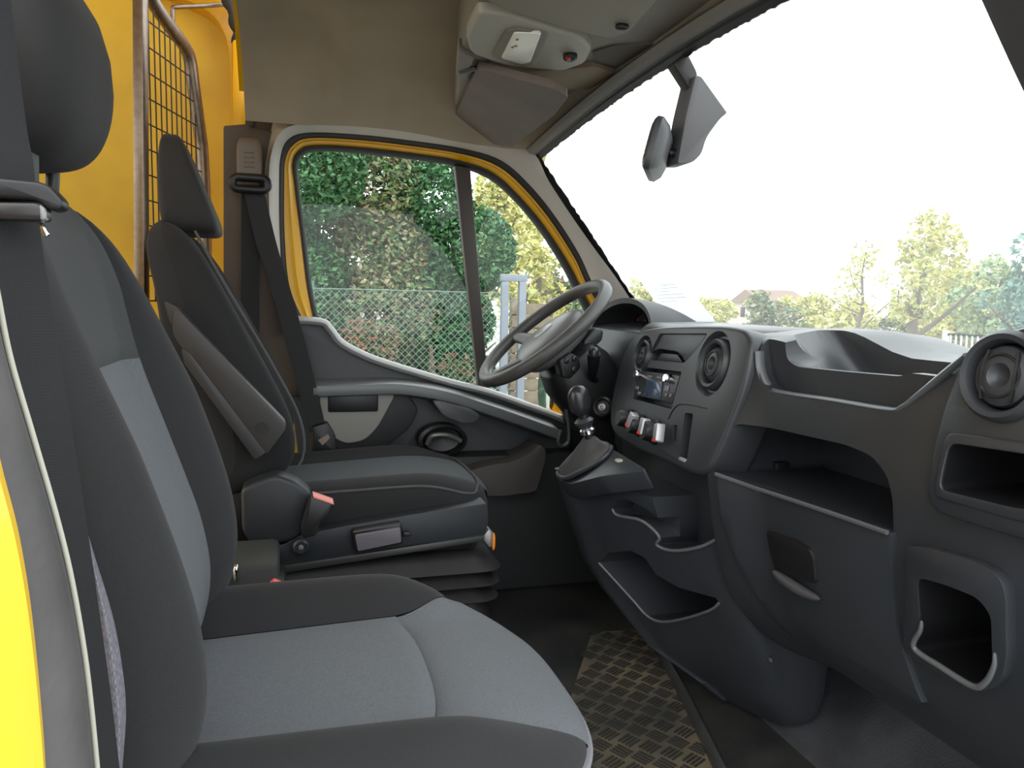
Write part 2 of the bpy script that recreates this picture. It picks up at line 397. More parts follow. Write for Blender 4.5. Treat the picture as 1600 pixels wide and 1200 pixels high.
# B pillar on the driver side
prism('pillar_backing', [at(u, v, y=2.245) for u, v in ((392, 150), (470, 160), (500, 205), (452, 222), (436, 270), (392, 260))], (0, .02, 0), M_BRN, wl, bevel=.004)
bp = [at(u, v, y=2.19) for u, v in ((349, 196), (390, 193), (392, 199), (440, 206), (428, 250), (424, 340), (436, 430), (462, 520), (475, 620), (349, 620))]
prism('pillar_panel', bp, (0, .09, 0), M_BRN, wl, bevel=.008)
prism('pillar_post', [at(u, v, y=2.3) for u, v in ((362, 60), (384, 60), (392, 200), (392, 640), (362, 640))], (0, .08, 0), M_YELO, wl, bevel=.01)
prism('pillar_strap', [at(u, v, y=2.24) for u, v in ((383, 145), (396, 145), (397, 198), (383, 198))], (0, .02, 0), M_BRN, wl, bevel=.003)
prism('lower_body_side', [Vector((-.35, 2.29, .0)), Vector((-.35, 2.29, .72)), Vector((.1, 2.29, .66)), Vector((.55, 2.29, .48)), Vector((1.15, 2.29, .38)), Vector((1.25, 2.29, 0))], (0, .06, 0), M_YEL, wl, bevel=.01)
# mirrored passenger A pillar, backlit shade put into its dark trim colour
Pp = cr(ppts(TO[10:], y=2.13), 5); Pq = cr(ppts(SO[10:], y=2.20), 5)
wr = thing('wall_right', (-.1, .5, 0), 'passenger side body with yellow pillar and grey door seal', kind='structure')
rings = []
for p, q in zip(Pp, Pq):
    p = mir(p)+Vector((0, .052, 0)); q = mir(q); c = p.lerp(q, .5)+Vector((-.012, .014, .006))
    rings.append([p, c, q, q+Vector((.02, -.06, .0)), p+Vector((.05, -.02, .0))])
loft('front_pillar', rings, mat('backlit_pillar_trim', (.05, .045, .05), .6, bump=.1), wr, bevel=.004)
# passenger B pillar: seal, cream trim edge, yellow paint
CE = [(-60, 200), (-35, 330), (-12, 450), (10, 560), (45, 680), (80, 800), (105, 900), (125, 1010), (137, 1100), (148, 1210), (158, 1330)]
SE = [(-130, 200), (-105, 330), (-75, 450), (-45, 580), (-15, 720), (14, 830), (33, 930), (46, 1030), (55, 1120), (62, 1210), (68, 1330)]
ce = cr(ppts(CE, y=.47), 5); se = cr(ppts(SE, y=.43), 5)
rings = []
for p, q in zip(ce, se):
    r = []
    for k in range(9):
        t = k/8; c = p.lerp(q, t); c.y -= .010*math.sin(PI*t)**.6; c.x += .004*math.sin(PI*t*2)
        r.append(c)
    r += [q+Vector((-.01, .06, 0)), p+Vector((-.02, .05, 0))]
    rings.append(r)
loft('door_seal', rings, M_SEAL, wr)
tube('trim_edge', [p+Vector((.0, .006, 0)) for p in ce], .0016, mat('cream_trim_edge', (.42, .41, .34), .6), wr, seg=8)
rings = []
for q in se:
    rings.append([q+Vector((.002, .0, 0)), q+Vector((-.012, -.018, 0)), q+Vector((-.05, -.03, 0)), q+Vector((-.35, -.03, 0)), q+Vector((-.35, .05, 0)), q+Vector((0, .04, 0))])
loft('yellow_pillar', rings, M_YEL, wr)
prism('rear_side', [Vector((-2.6, .44, -.1)), Vector((-.5, .44, -.1)), Vector((-.5, .44, 1.6)), Vector((-2.6, .44, 1.6))], (0, -.05, 0), M_YEL, wr)
# ---- ceiling (headliner)
e0, e1 = at(838, 238, y=2.13), Vector((1.10, 2.13, .74))
def wsp(s, t, off=0):
    """point of the windscreen, s across (-1 to 1), t from the header down"""
    p = e0.lerp(e1, t); k = 1-s*s
    return Vector((p.x+k*(.03+.15*t)+off, YC+s*.74, p.z+k*.065*(1-t)))
tz = sorted([(p.x, p.z) for p in cr(ppts(TO[5:11], y=2.13), 5)])
def ez(x): return interp(tz, x) if x > tz[0][0] else tz[0][1]
def ceil_z(x, y):
    e = abs(y-YC)/(2.13-YC); e = min(e, 1)
    top = 1.53-.02*e*e
    edge = ez(max(x, .05))-.005
    f = (e**5.5)
    z = top*(1-f)+edge*f
    zh = wsp(e, 0).z+.006
    k = sstep(.60, .70, x)
    z = z*(1-k)+zh*k
    # rear edge drops to the lip
    z -= .05*(1-sstep(-.10, .0, x))*(1-e**3)
    # pocket relief above the door
    if .10 < x < .52 and e > .55:
        z -= .012*sstep(.10, .14, x)*(1-sstep(.46, .52, x))*sstep(.62, .7, e)*(1-sstep(.93, .97, e))
    return z
vs = []; fs = []; NX, NY = 70, 90
for i in range(NX+1):
    x = -.10+.80*i/NX
    for j in range(NY+1):
        q = -1+2*j/NY; y = YC+.74*math.copysign(1-(1-abs(q))**1.6, q)
        vs.append(Vector((x+(wsp((y-YC)/.74, 0).x-.70)*sstep(.45, .7, x), y, ceil_z(x, y))))
for i in range(NX):
    for j in range(NY):
        a = i*(NY+1)+j; fs.append((a, a+1, a+NY+2, a+NY+1))
n0 = len(vs); vs += [v+Vector((0, 0, .05)) for v in vs]
fs += [tuple(n0+k for k in f[::-1]) for f in list(fs)]
bd = [j for j in range(NY+1)]+[i*(NY+1)+NY for i in range(1, NX+1)]+[NX*(NY+1)+j for j in range(NY-1, -1, -1)]+[i*(NY+1) for i in range(NX-1, 0, -1)]
fs += [(bd[k], bd[(k+1) % len(bd)], n0+bd[(k+1) % len(bd)], n0+bd[k]) for k in range(len(bd))]
cl = mesh('ceiling', vs, fs, M_HEAD, ang=50); tag(cl, 'beige grey cloth headliner over the cab', kind='structure')
# outer roof sheet
rv = []
for i in range(9):
    x = -.12+1.0*i/8*.86
    rv.append([Vector((x, YC+.86*s, 1.62-.22*abs(s)**4-.16*sstep(.5, .8, x))) for s in (-1, -.9, -.75, -.5, 0, .5, .75, .9, 1)])
vs = [p for r in rv for p in r]; fs = [(i*9+j, i*9+j+1, i*9+10+j, i*9+9+j) for i in range(8) for j in range(8)]
n0 = len(vs); vs += [v+Vector((0, 0, .01)) for v in vs]; fs += [tuple(n0+k for k in f[::-1]) for f in list(fs)]
rf = mesh('roof', vs, fs, M_YEL); tag(rf, 'yellow sheet roof above the headliner', kind='structure')
# ---- windscreen
wsn = thing('window_1', (1.0, YC, .8), 'wide raked windscreen', kind='structure')
def grid(f, n, mm):
    return [f(i/n, j/mm) for i in range(n+1) for j in range(mm+1)], [(i*(mm+1)+j, i*(mm+1)+j+1, (i+1)*(mm+1)+j+1, (i+1)*(mm+1)+j) for i in range(n) for j in range(mm)]
v1, f1 = grid(lambda a, b: wsp(-1+2*a, b), 30, 12); v2, f2 = grid(lambda a, b: wsp(-1+2*a, b, .006), 30, 12)
mesh('windscreen_glass', v1+v2, f1+[tuple(k+len(v1) for k in f[::-1]) for f in f2], glass('windscreen', (.96, .98, .97), .02, dust_haze=.055), wsn, recalc=False)
# black dotted band round the glass: a dark band with a ragged inner edge
rnd = random.Random(4)
def band(name, fn, N, wd):
    vs = []; fs = []
    for i in range(N+1):
        a = i/N; jag = wd*(1+rnd.uniform(-.06, .06))
        vs += [fn(a, 0, -.004), fn(a, jag, -.004), fn(a, jag, -.001), fn(a, 0, -.001)]
        if i < N:
            b = i*4
            for k in range(4): fs.append((b+k, b+(k+1) % 4, b+4+(k+1) % 4, b+4+k))
    return mesh(name, vs, fs, M_PLB, wsn)
band('frit_band', lambda a, d, o: wsp(-1+2*a, d, o), 160, .035)
band('frit_band', lambda a, d, o: wsp(1.06-d, a, o), 60, .068)
band('frit_band', lambda a, d, o: wsp(-1.06+d, a, o), 60, .075)
# header roll above the windscreen
hd = [wsp(-1+2*k/40, 0) for k in range(41)]
tube('header_roll', [p+Vector((-.008, 0, .004)) for p in hd], .014, mat('header_trim', (.20, .185, .165), .7, bump=.1), wsn, flat=(.012, .022), up=(0, 0, 1))
tube('header_seal', [p+Vector((.012, 0, -.004)) for p in hd], .010, M_RUB, wsn)
# ---- floor, firewall, sill
fl = thing('floor', (.3, 1.4, 0), 'black rubber cab floor with a dusty tread mat between the seats', kind='structure')
box('floor_pan', (.25, 1.37, -.03), (1.5, 1.84, .06), M_MAT, fl, bevel=.005)
fw = [Vector((.93, .46, .0)), Vector((1.0, .46, .03)), Vector((1.10, .46, .14)), Vector((1.16, .46, .30)), Vector((1.18, .46, .70)), Vector((1.26, .46, .70)), Vector((1.26, .46, -.06)), Vector((.93, .46, -.06))]
prism('firewall', fw, (0, 1.8, 0), M_CARPET, fl, bevel=.02)
rdg = cr([at(1010, 985, z=.004), at(1060, 1070, z=.01), at(1125, 1200, z=.012), at(1190, 1330, z=.012)], 5)
tube('mat_ridge', rdg, .014, M_MAT, fl, flat=(.02, .012), up=(0, 0, 1))
tr = [at(850, 1215, z=.004), at(925, 990, z=.004), at(1010, 985, z=.004), at(1060, 1075, z=.004), at(1120, 1210, z=.004), at(1170, 1330, z=.004), at(800, 1330, z=.004)]
prism('tread_mat', tr, (0, 0, .004), M_TREAD, fl)
# five-bar tread pattern
def inside(p, poly):
    c = False
    for i in range(len(poly)):
        a, b = poly[i-1], poly[i]
        if (a.y > p.y) != (b.y > p.y) and p.x < (b.x-a.x)*(p.y-a.y)/(b.y-a.y)+a.x: c = not c
    return c
vs = []; fs = []; pit = .060; ca, sa = math.cos(.5), math.sin(.5)
for i in range(-60, 60):
    for j in range(-60, 60):
        cx, cy = .6+i*pit*.5*1.0+j*pit*.5, 1.2+(i-j)*pit*.5
        if not inside(Vector((cx, cy, 0)), tr): continue
        flip = (i % 2 == 0)
        for k in range(4):
            o_ = (k-1.5)*.0085
            for sx, sy in ((-1, -1), (1, -1), (1, 1), (-1, 1)):
                lx, ly = (sx*.017, sy*.0019+o_) if flip else (sx*.0019+o_, sy*.017)
                vs.append(Vector((cx+lx*ca-ly*sa, cy+lx*sa+ly*ca, .008)))
            for q in range(4): vs.append(vs[-4]*1+Vector((0, 0, .0022)))
            b = len(vs)-8
            fs += [(b+4, b+5, b+6, b+7)]+[(b+q, b+(q+1) % 4, b+4+(q+1) % 4, b+4+q) for q in range(4)]
tb = mesh('tread_bars', vs, fs, M_BARS, fl, smooth=False, recalc=False); tb['kind'] = 'stuff'
# ---- cargo space behind the seats
wb = thing('wall_back', (-.6, 2.5, 0), 'bright yellow scuffed cargo wall behind the seats', kind='structure')
prism('cargo_panel', [Vector((-3, 2.52, -.1)), Vector((-.12, 2.52, -.1)), Vector((-.12, 2.52, 2.0)), Vector((-3, 2.52, 2.0))], (0, .05, 0), M_YELD, wb)
fr1 = cr([at(u, v, y=2.44) for u, v in ((245, -20), (300, 4), (335, 26), (354, 62), (360, 120), (361, 250), (360, 620))], 6)
fr2 = cr([at(u, v, y=2.40) for u, v in ((300, -60), (345, -22), (372, 10), (384, 60), (388, 130), (386, 250), (384, 620))], 6)
loft('frame_rim', [[p, p.lerp(q, .5)+Vector((0, -.012, 0)), q, q+Vector((0, .1, 0)), p+Vector((0, .08, 0))] for p, q in zip(fr1, fr2)], M_YELO, wb)
tube('cable_loom', cr([at(u, v, y=2.33) for u, v in ((352, -10), (366, 30), (372, 70), (374, 95), (382, 125), (392, 138))], 6), [.008+.010*abs(math.sin(i*.7)) for i in range(31)], M_RUB, wb)
tube('cable_loom', cr([at(u, v, y=2.34) for u, v in ((362, 20), (380, 50), (376, 88), (388, 110))], 6), .010, M_PLB, wb)
prism('cargo_floor', [Vector((-3, .45, -.12)), Vector((-.5, .45, -.12)), Vector((-.5, 2.5, -.12)), Vector((-3, 2.5, -.12))], (0, 0, .05), M_MAT, wb)
prism('cargo_shade_roof', [Vector((-2.2, .45, 1.95)), Vector((-.14, .45, 1.95)), Vector((-.14, 2.55, 1.95)), Vector((-2.2, 2.55, 1.95))], (0, 0, .03), M_YELD, wb)  # unseen roof, added to cut light on the wall and headliner
# ---- wire mesh partition
mp_ = thing('wire_guard', at(220, 400, y=2.0), 'steel framed wire mesh guard behind the driver seat', 'wire guard')
A0 = at(220, 200, y=2.02); B0 = at(314, 205, y=2.36); hd_ = Vector((B0.x-A0.x, B0.y-A0.y, 0)); W_ = hd_.length; hd_.normalize(); pn_ = Vector((hd_.y, -hd_.x, 0))
def onmesh(u, v): return at(u, v, pl=(A0, pn_))
post = [onmesh(219, -60), onmesh(222, 480)]
r_, u_ = hd_, Vector((0, 0, 1))
def post_ring(p): return [p+hd_*a+pn_*b for a, b in ((-.015, -.013), (.015, -.013), (.015, .013), (-.015, .013))]
loft('post', [post_ring(p) for p in post], M_STEEL, mp_, bevel=.005)
ftube = cr([onmesh(u, v) for u, v in ((222, -30), (242, 8), (268, 45), (288, 72), (297, 95), (303, 140), (312, 205), (316, 240), (320, 330), (322, 480))], 5)
tube('frame_tube', ftube, .017, M_STEEL, mp_, seg=10)
def tube_v(h):
    best = None
    for p in ftube:
        d = abs((p-A0).dot(hd_)-h)
        if best is None or d < best[0]: best = (d, p.z)
    return best[1]
zlo = onmesh(222, 470).z
nv_ = 11
for k in range(1, nv_):
    h = .022+(W_-.03)*k/nv_
    top = tube_v(h)
    tube('mesh_wire', [A0+hd_*h+Vector((0, 0, zlo-A0.z)), Vector((A0.x+hd_.x*h, A0.y+hd_.y*h, top))], .0019, M_WIRE, mp_, seg=6)
z = zlo
while z < 1.75:
    hmax = 0
    for p in ftube:
        h = (p-A0).dot(hd_)
        if p.z >= z-.02: hmax = max(hmax, h)
    tube('mesh_wire', [Vector((A0.x, A0.y, z)), Vector((A0.x+hd_.x*hmax, A0.y+hd_.y*hmax, z))], .0019, M_WIRE, mp_, seg=6)
    z += .060
tube('stay_rod', cr([at(270, 46, y=2.3), at(270, 16, y=2.3), at(275, 11, y=2.3), at(320, 9, y=2.34), at(362, 6, y=2.38)], 3), .006, M_STEEL, mp_)
# ================================================================== OUTSIDE
GZ = -.62
gm = mat('pale_yard_gravel', (.42, .42, .40), .9, bump=.3, bscale=30, col2=(.30, .30, .27), vscale=2)
g_ = mesh('ground', [(-60, -30, GZ), (90, -30, GZ), (90, 90, GZ), (-60, 90, GZ), (-60, -30, GZ-.2), (90, -30, GZ-.2), (90, 90, GZ-.2), (-60, 90, GZ-.2)],
          [(0, 1, 2, 3), (4, 7, 6, 5), (0, 4, 5, 1), (1, 5, 6, 2), (2, 6, 7, 3), (3, 7, 4, 0)], gm)
tag(g_, 'pale paved yard outside the van', kind='structure')
def leafmat(name, cols, rough=.6):
    m = bpy.data.materials.new(name); m.use_nodes = True; n = m.node_tree.nodes; l = m.node_tree.links; b = n['Principled BSDF']
    ge = n.new('ShaderNodeNewGeometry'); rp = n.new('ShaderNodeValToRGB'); e = rp.color_ramp.elements
    e[0].color = (*cols[0], 1); e[1].color = (*cols[-1], 1)
    for k, c in enumerate(cols[1:-1]):
        x = e.new((k+1)/(len(cols)-1)); x.color = (*c, 1)
    l.new(ge.outputs['Random Per Island'], rp.inputs[0]); l.new(rp.outputs[0], b.inputs['Base Color'])
    b.inputs['Roughness'].default_value = rough
    return m
LM_HEDGE = leafmat('hedge_leaves', [(.02, .075, .035), (.04, .13, .05), (.07, .20, .07), (.10, .24, .10), (.05, .14, .07)])
LM_MIX = leafmat('autumn_shrub_leaves', [(.06, .15, .06), (.12, .24, .09), (.26, .27, .10), (.24, .15, .10), (.10, .2, .08), (.34, .32, .2), (.05, .13, .06)])
LM_RUST = leafmat('rusty_shrub_leaves', [(.22, .08, .05), (.30, .13, .08), (.13, .16, .07), (.25, .2, .12)])
LM_YEL = leafmat('yellow_tree_leaves', [(.50, .48, .14), (.62, .55, .18), (.42, .46, .14), (.66, .60, .30), (.36, .42, .14)])
LM_GRN = leafmat('pale_green_leaves', [(.30, .40, .22), (.40, .48, .26), (.25, .36, .20), (.48, .52, .3)])
LM_TEAL = leafmat('blue_green_needles', [(.12, .25, .20), (.18, .32, .26), (.10, .2, .17)])
M_BARK = mat('bark', (.16, .13, .10), .9, bump=.5, bscale=30)
def leaves(name, blobs, n, size, m, parent, seed, asp=.55):
    """leaf blades scattered through ellipsoid clumps [(centre, radii)]"""
    r = random.Random(seed); vs = []; fs = []
    wts = [b[1][0]*b[1][1]*b[1][2] for b in blobs]; tot = sum(wts)
    for b, wt in zip(blobs, wts):
        for _ in range(max(6, int(n*wt/tot))):
            while True:
                d = Vector((r.uniform(-1, 1), r.uniform(-1, 1), r.uniform(-1, 1)))
                if .25 < d.length < 1: break
            d *= (d.length**-.4)
            if d.length > 1: d.normalize()
            p = Vector(b[0])+Vector((d.x*b[1][0], d.y*b[1][1], d.z*b[1][2]))
            a = Vector((r.gauss(0, 1), r.gauss(0, 1), r.gauss(0, .7))).normalized(); c = a.orthogonal().normalized()
            c.rotate(Matrix.Rotation(r.uniform(0, 6.28), 3, a))
            s = size*r.uniform(.6, 1.3)
            k = len(vs); q = a.cross(c)*s*.12
            vs += [p-a*s*.5, p+c*s*asp*.5+q, p+a*s*.5, p-c*s*asp*.5+q]
            fs += [(k, k+1, k+2), (k, k+2, k+3)]
    return mesh(name, vs, fs, m, parent, smooth=False, recalc=False)
def trunk(parent, base, top, r0, r1, seed, nb=7, spread=.5, start=.35, name='trunk'):
    r = random.Random(seed); vs = []; fs = []
    base = Vector(base); top = Vector(top); H = (top-base).length
    pts = [base.lerp(top, k/6)+Vector((r.uniform(-1, 1), r.uniform(-1, 1), 0))*H*.015*(k > 0) for k in range(7)]
    path = cr(pts, 3); tube_geo(path, [lerp(r0, r1, i/(len(path)-1)) for i in range(len(path))], 8, vs=vs, fs=fs)
    ends = []
    for b in range(nb):
        t = lerp(start, .95, b/max(1, nb-1)); p = base.lerp(top, t); a = r.uniform(0, 6.28)
        L = spread*H*(1.15-t)*r.uniform(.7, 1.2)
        e = p+Vector((math.cos(a)*L, math.sin(a)*L, L*r.uniform(.5, 1.1)))
        mid = p.lerp(e, .5)+Vector((r.uniform(-1, 1)*L*.1, r.uniform(-1, 1)*L*.1, -L*.08))
        rr = lerp(r0, r1, t)*.6
        tube_geo(cr([p, mid, e], 4), [lerp(rr, rr*.25, i/8) for i in range(9)], 6, vs=vs, fs=fs); ends.append(e); ends.append(mid)
    mesh(name, vs, fs, M_BARK, parent, recalc=False)
    return ends
def shrub(label, pos, blobs, n, size, m, seed, group=None, name='hedge_shrub', cat='shrub'):
    t = thing(name, (pos[0], pos[1], GZ), label, cat, group)
    top = max(b[0][2] for b in blobs)
    trunk(t, (pos[0], pos[1], GZ), (pos[0], pos[1], top), .05, .015, seed, 6, .3)
    leaves('foliage', blobs, n, size, m, t, seed)
    return t
def blobcol(x, y, w, d, h, k, seed, z0=GZ):
    r = random.Random(seed); out = []
    for i in range(k):
        z = z0+h*(i+.5)/k; f = 1-.45*(i/k)**2
        out.append(((x+r.uniform(-.25, .25)*w, y+r.uniform(-.2, .2)*d, z), (w*.5*f*r.uniform(.85, 1.1), d*.5*f, h/k*.95)))
    return out
HG = 'tall shrubs behind the chain link fence'
HY = 6.9
shrub('tall dark green shrub at the rear end of the driver window', (.0, HY), blobcol(.0, HY, 1.3, 1.1, 3.5, 6, 1), 38000, .058, LM_HEDGE, 11, HG)
shrub('dense green shrub seen in the middle of the driver window', (.75, HY+.2), blobcol(.75, HY+.2, 1.2, 1.1, 3.2, 6, 2), 34000, .058, LM_MIX, 12, HG)
shrub('green shrub beside the window divider bar', (1.45, HY+.1), blobcol(1.45, HY+.1, 1.05, 1.1, 2.6, 6, 3), 32000, .058, LM_HEDGE, 13, HG)
shrub('tall dark conifer added behind the other shrubs to close sky gaps', (.35, HY+1.5), blobcol(.35, HY+1.5, 1.5, .9, 3.3, 5, 7), 16000, .08, LM_HEDGE, 16, HG)  # this and the next shrub are added to block sky between leaves
shrub('broad dark shrub added behind the fence end to close sky gaps', (1.35, HY+1.5), blobcol(1.35, HY+1.5, 1.2, .9, 2.5, 5, 8), 12000, .08, LM_HEDGE, 17, HG)
shrub('low rust-leaved bush behind the chain link fence', (1.1, HY-.85), [((1.0, HY-.85, -.1), (.5, .25, .28)), ((1.3, HY-.8, .1), (.3, .2, .35)), ((.6, HY-.85, .5), (.25, .2, .25))], 1800, .05, LM_RUST, 14)
shrub('low leafy bush along the bottom of the fence', (.6, HY-.9), [((.2, HY-.9, -.25), (.5, .25, .3)), ((.9, HY-.9, -.4), (.5, .25, .25)), ((1.5, HY-.9, -.35), (.4, .25, .3))], 4200, .05, LM_MIX, 15)
# chain link fence
FY = 5.9
cf = thing('chain_link_fence', (.8, FY, GZ), 'green grey chain link fence with diamond mesh in front of the shrubs', 'fence')
m_fw = mat('galvanised_wire', (.22, .30, .28), .5, metal=.4)
vs = []; fs = []; x0, x1, z0, z1 = -1.2, 1.72, GZ+.02, .93; P = .055
for sgn_ in (1, -1):
    k = -int((z1-z0)/P)-1
    while True:
        xs = x0+k*P
        if xs > x1+(z1-z0): break
        # line x = xs + sgn*(z-z0) clipped to the field
        a, b = z0, z1
        if sgn_ > 0: a = max(a, z0+(x0-xs)); b = min(b, z0+(x1-xs))
        else: a = max(a, z0+(xs-x1)); b = min(b, z0+(xs-x0))
        if b > a+.01:
            pts = [Vector((xs+sgn_*(a-z0), FY, a)), Vector((xs+sgn_*(b-z0), FY+.004*sgn_, b))]
            tube_geo(pts, .0022, 4, vs=vs, fs=fs)
        k += 1
w_ = mesh('diamond_wires', vs, fs, m_fw, cf, recalc=False); w_['kind'] = 'stuff'
for z in (z0+.05, (z0+z1)/2, z1): tube('line_wire', [Vector((x0, FY, z)), Vector((x1, FY, z))], .003, m_fw, cf, seg=6)
for x in (-1.1, .17): tube('fence_post', [Vector((x, FY+.03, GZ)), Vector((x, FY+.03, z1+.05))], .022, mat('green_post', (.05, .16, .13), .5), cf)
# woven wooden screen at the fence end
ws_ = thing('wooden_screen', (1.95, 6.1, GZ), 'weathered wooden slat screen behind the divider bar', 'screen')
for i in range(14):
    box('slat', (1.95, 6.1+.008*(i % 2), GZ+.06+i*.105), (.36, .02, .095), mat('weathered_wood', (.24, .20, .15), .9, bump=.4, bscale=40, var=.3, vscale=12), ws_, bevel=.004)
for x in (1.79, 2.11): box('post', (x, 6.14, GZ+.76), (.05, .05, 1.52), MATS['weathered_wood'], ws_, bevel=.005)
# grey steel gate frame
m_gate = mat('gate_blue_grey', (.20, .23, .28), .5)
gt = thing('gate_frame', at(802, 700, y=5.2), 'slim blue grey steel gate frame seen beyond the steering wheel', 'gate')
for (ua, ub) in ((784, 794), (811, 821)):
    p = at((ua+ub)/2, 440, y=5.2); box('upright', (p.x, p.y, (p.z+GZ)/2), (.05, .05, p.z-GZ), m_gate, gt, bevel=.005)
pa, pb = at(783, 436, y=5.2), at(822, 436, y=5.2)
box('top_bar', ((pa.x+pb.x)/2, pa.y, pa.z+.01), (pb.x-pa.x+.01, .05, .05), m_gate, gt, bevel=.005)
box('cross_bar', ((pa.x+pb.x)/2, pa.y, GZ+.2), (pb.x-pa.x+.01, .05, .05), m_gate, gt, bevel=.005)
def tree(label, u, vtop, d, wpx, n, size, m, seed, group=None, lean=0, z_low=None, name='autumn_tree', cat='tree', r0=.09, dens=1, cols=9):
    """tree standing at distance d along the line of sight of column u"""
    dr = ray(u, 480); dr.z = 0; dr.normalize(); base = Vector((dr.x*d, dr.y*d, GZ))
    dep = d*dr.dot(CF); top = at(u, vtop, pl=(base, CF)); H = top.z
    t = thing(name, base, label, cat, group); wm = wpx/FPX*dep
    tp = Vector((base.x+lean, base.y, H-.1*(H-GZ)))
    ends = trunk(t, base, tp, r0, r0*.2, seed, cols, .42, .3)
    r = random.Random(seed+5); bl = []
    zl = GZ+(H-GZ)*.35 if z_low is None else z_low
    for k in range(cols+4):
        z = lerp(zl, H-.3, r.random()**.8); f = 1-.5*abs((z-lerp(zl, H, .45))/(H-zl))*1.4
        a = r.uniform(0, 6.28); q = r.uniform(.1, .42)*wm*max(f, .3)
        bl.append(((base.x+math.cos(a)*q+lean*(z-GZ)/(H-GZ), base.y+math.sin(a)*q, z), (wm*.2*max(f, .4), wm*.2*max(f, .4), (H-zl)*.13)))
    for e in ends: bl.append((tuple(e), (wm*.1, wm*.1, (H-zl)*.07)))
    leaves('foliage', bl, n, size, m, t, seed)
    return t
TG = 'autumn trees beyond the yard'
tree('yellow leaved tree behind the front window pane', 790, 270, 13, 130, 2600, .13, LM_YEL, 21, TG, r0=.07)
tree('slender tree with dark forked trunk behind the gate frame', 838, 330, 11, 110, 1500, .11, LM_YEL, 22, TG, r0=.08)
tree('green yellow tree seen past the window divider', 742, 300, 16, 120, 2000, .15, LM_GRN, 23, TG)
tree('yellow bush tree beside the driver side front pillar', 1022, 425, 17, 130, 1800, .15, LM_YEL, 24, TG)
tree('tall yellow green tree with a leaning trunk beyond the windscreen', 1415, 320, 16, 150, 1500, .14, LM_YEL, 25, TG, lean=.5, r0=.14)
tree('thin sparse tree left of the tall leaning tree', 1345, 375, 22, 90, 350, .15, LM_YEL, 26, TG, r0=.07)
tree('rounded yellow tree in the right half of the windscreen', 1490, 415, 29, 190, 2200, .25, LM_YEL, 27, TG, z_low=-.4)
tree('pale green tree at the right edge of the windscreen', 1560, 395, 23, 150, 2000, .2, LM_GRN, 28, TG, z_low=-.4)
tree('blue green conifer at the far right above the vent', 1612, 360, 15, 120, 2200, .13, LM_TEAL, 29, TG, z_low=-.4, name='conifer')
HB = 'low yellow bushes along the yard edge'
for k, (u, v, wpx, lab) in enumerate(((1185, 452, 120, 'low yellow bush left of the house roof'), (1275, 455, 130, 'low yellow bush right of the house roof'), (1340, 462, 120, 'low olive bush between the house and the leaning tree'),
                                      (1425, 470, 130, 'low yellow bush at the foot of the leaning tree'), (1520, 465, 140, 'low yellow bush behind the white gate'), (1120, 462, 100, 'low green bush behind the paper sheet'), (870, 420, 120, 'yellow bush behind the steering wheel rim'))):
    tree(lab, u, v, 26+5*(k % 2), wpx*1.2, 1800, .22, LM_YEL if k % 3 else LM_MIX, 40+k, HB, z_low=GZ+.2, name='bush', cat='bush', r0=.05, cols=8)
# house with a low pitched roof
hp = at(1200, 490, x=33); hs = thing('house', (hp.x, hp.y, GZ), 'low house with a brown gabled roof beyond the bushes', 'house')
box('wall', (hp.x, hp.y, GZ+.95), (3.6, 3.4, 1.9), mat('pink_render', (.55, .45, .40), .9), hs)
rz = GZ+1.85; ry = hp.y
prism('roof', [Vector((hp.x-2.0, ry-2.1, rz)), Vector((hp.x-2.0, ry+2.1, rz)), Vector((hp.x-2.0, ry, rz+.95))], (4.0, 0, 0), mat('roof_tiles', (.26, .18, .14), .9, bump=.4, bscale=12), hs)
box('window', (hp.x-1.82, ry+.4, GZ+1.2), (.05, .5, .7), M_PLB, hs, bevel=.01)
# white gate at the right
wg = thing('white_gate', at(1520, 545, x=12), 'white barred yard gate with posts seen low in the windscreen', 'gate')
m_wh = mat('white_gate_paint', (.78, .80, .82), .5)
ga, gb = at(1478, 520, x=12), at(1585, 520, x=12); gdir = (gb-ga); gdir.z = 0; GL = gdir.length; gdir.normalize()
for k in (0, 1):
    p = ga.lerp(gb, k); box('gate_post', (p.x, p.y, (p.z+.05+GZ)/2), (.09, .09, p.z+.05-GZ), m_wh, wg, bevel=.01)
top = ga.z-.03
for zz in (top, top-.28, GZ+.18): prism('rail', [Vector((ga.x, ga.y-.02, zz-.025)), Vector((ga.x, ga.y+.02, zz-.025)), Vector((ga.x, ga.y+.02, zz+.025)), Vector((ga.x, ga.y-.02, zz+.025))], (gb.x-ga.x, gb.y-ga.y, 0), m_wh, wg, bevel=.004)
for k in range(1, 12):
    p = ga.lerp(gb, k/12); box('bar', (p.x, p.y, (top+GZ+.18)/2), (.025, .025, top-GZ-.18), m_wh, wg)
# driver side door mirror outside the window
dm = thing('door_mirror', at(862, 640, y=2.5), 'yellow driver door mirror outside the window', 'mirror')
mc = at(872, 610, y=2.52)
superell('housing', mc, (.05, .075, .09), M_YELO, dm, .45, .5)
superell('mirror_face', mc+Vector((-.047, 0, 0)), (.008, .062, .076), mat('mirror_glass', (.7, .72, .72), .05, metal=1), dm, .4, .4)
tube('bezel', [mc+Vector((-.045, math.cos(a)*.070, math.sin(a)*.084)) for a in [2*PI*k/24 for k in range(24)]], .007, M_PLB, dm, closed=True)
tube('mount_arm', [mc+Vector((0, -.05, -.03)), Vector((mc.x+.05, 2.30, mc.z-.08))], .022, M_PLB, dm)
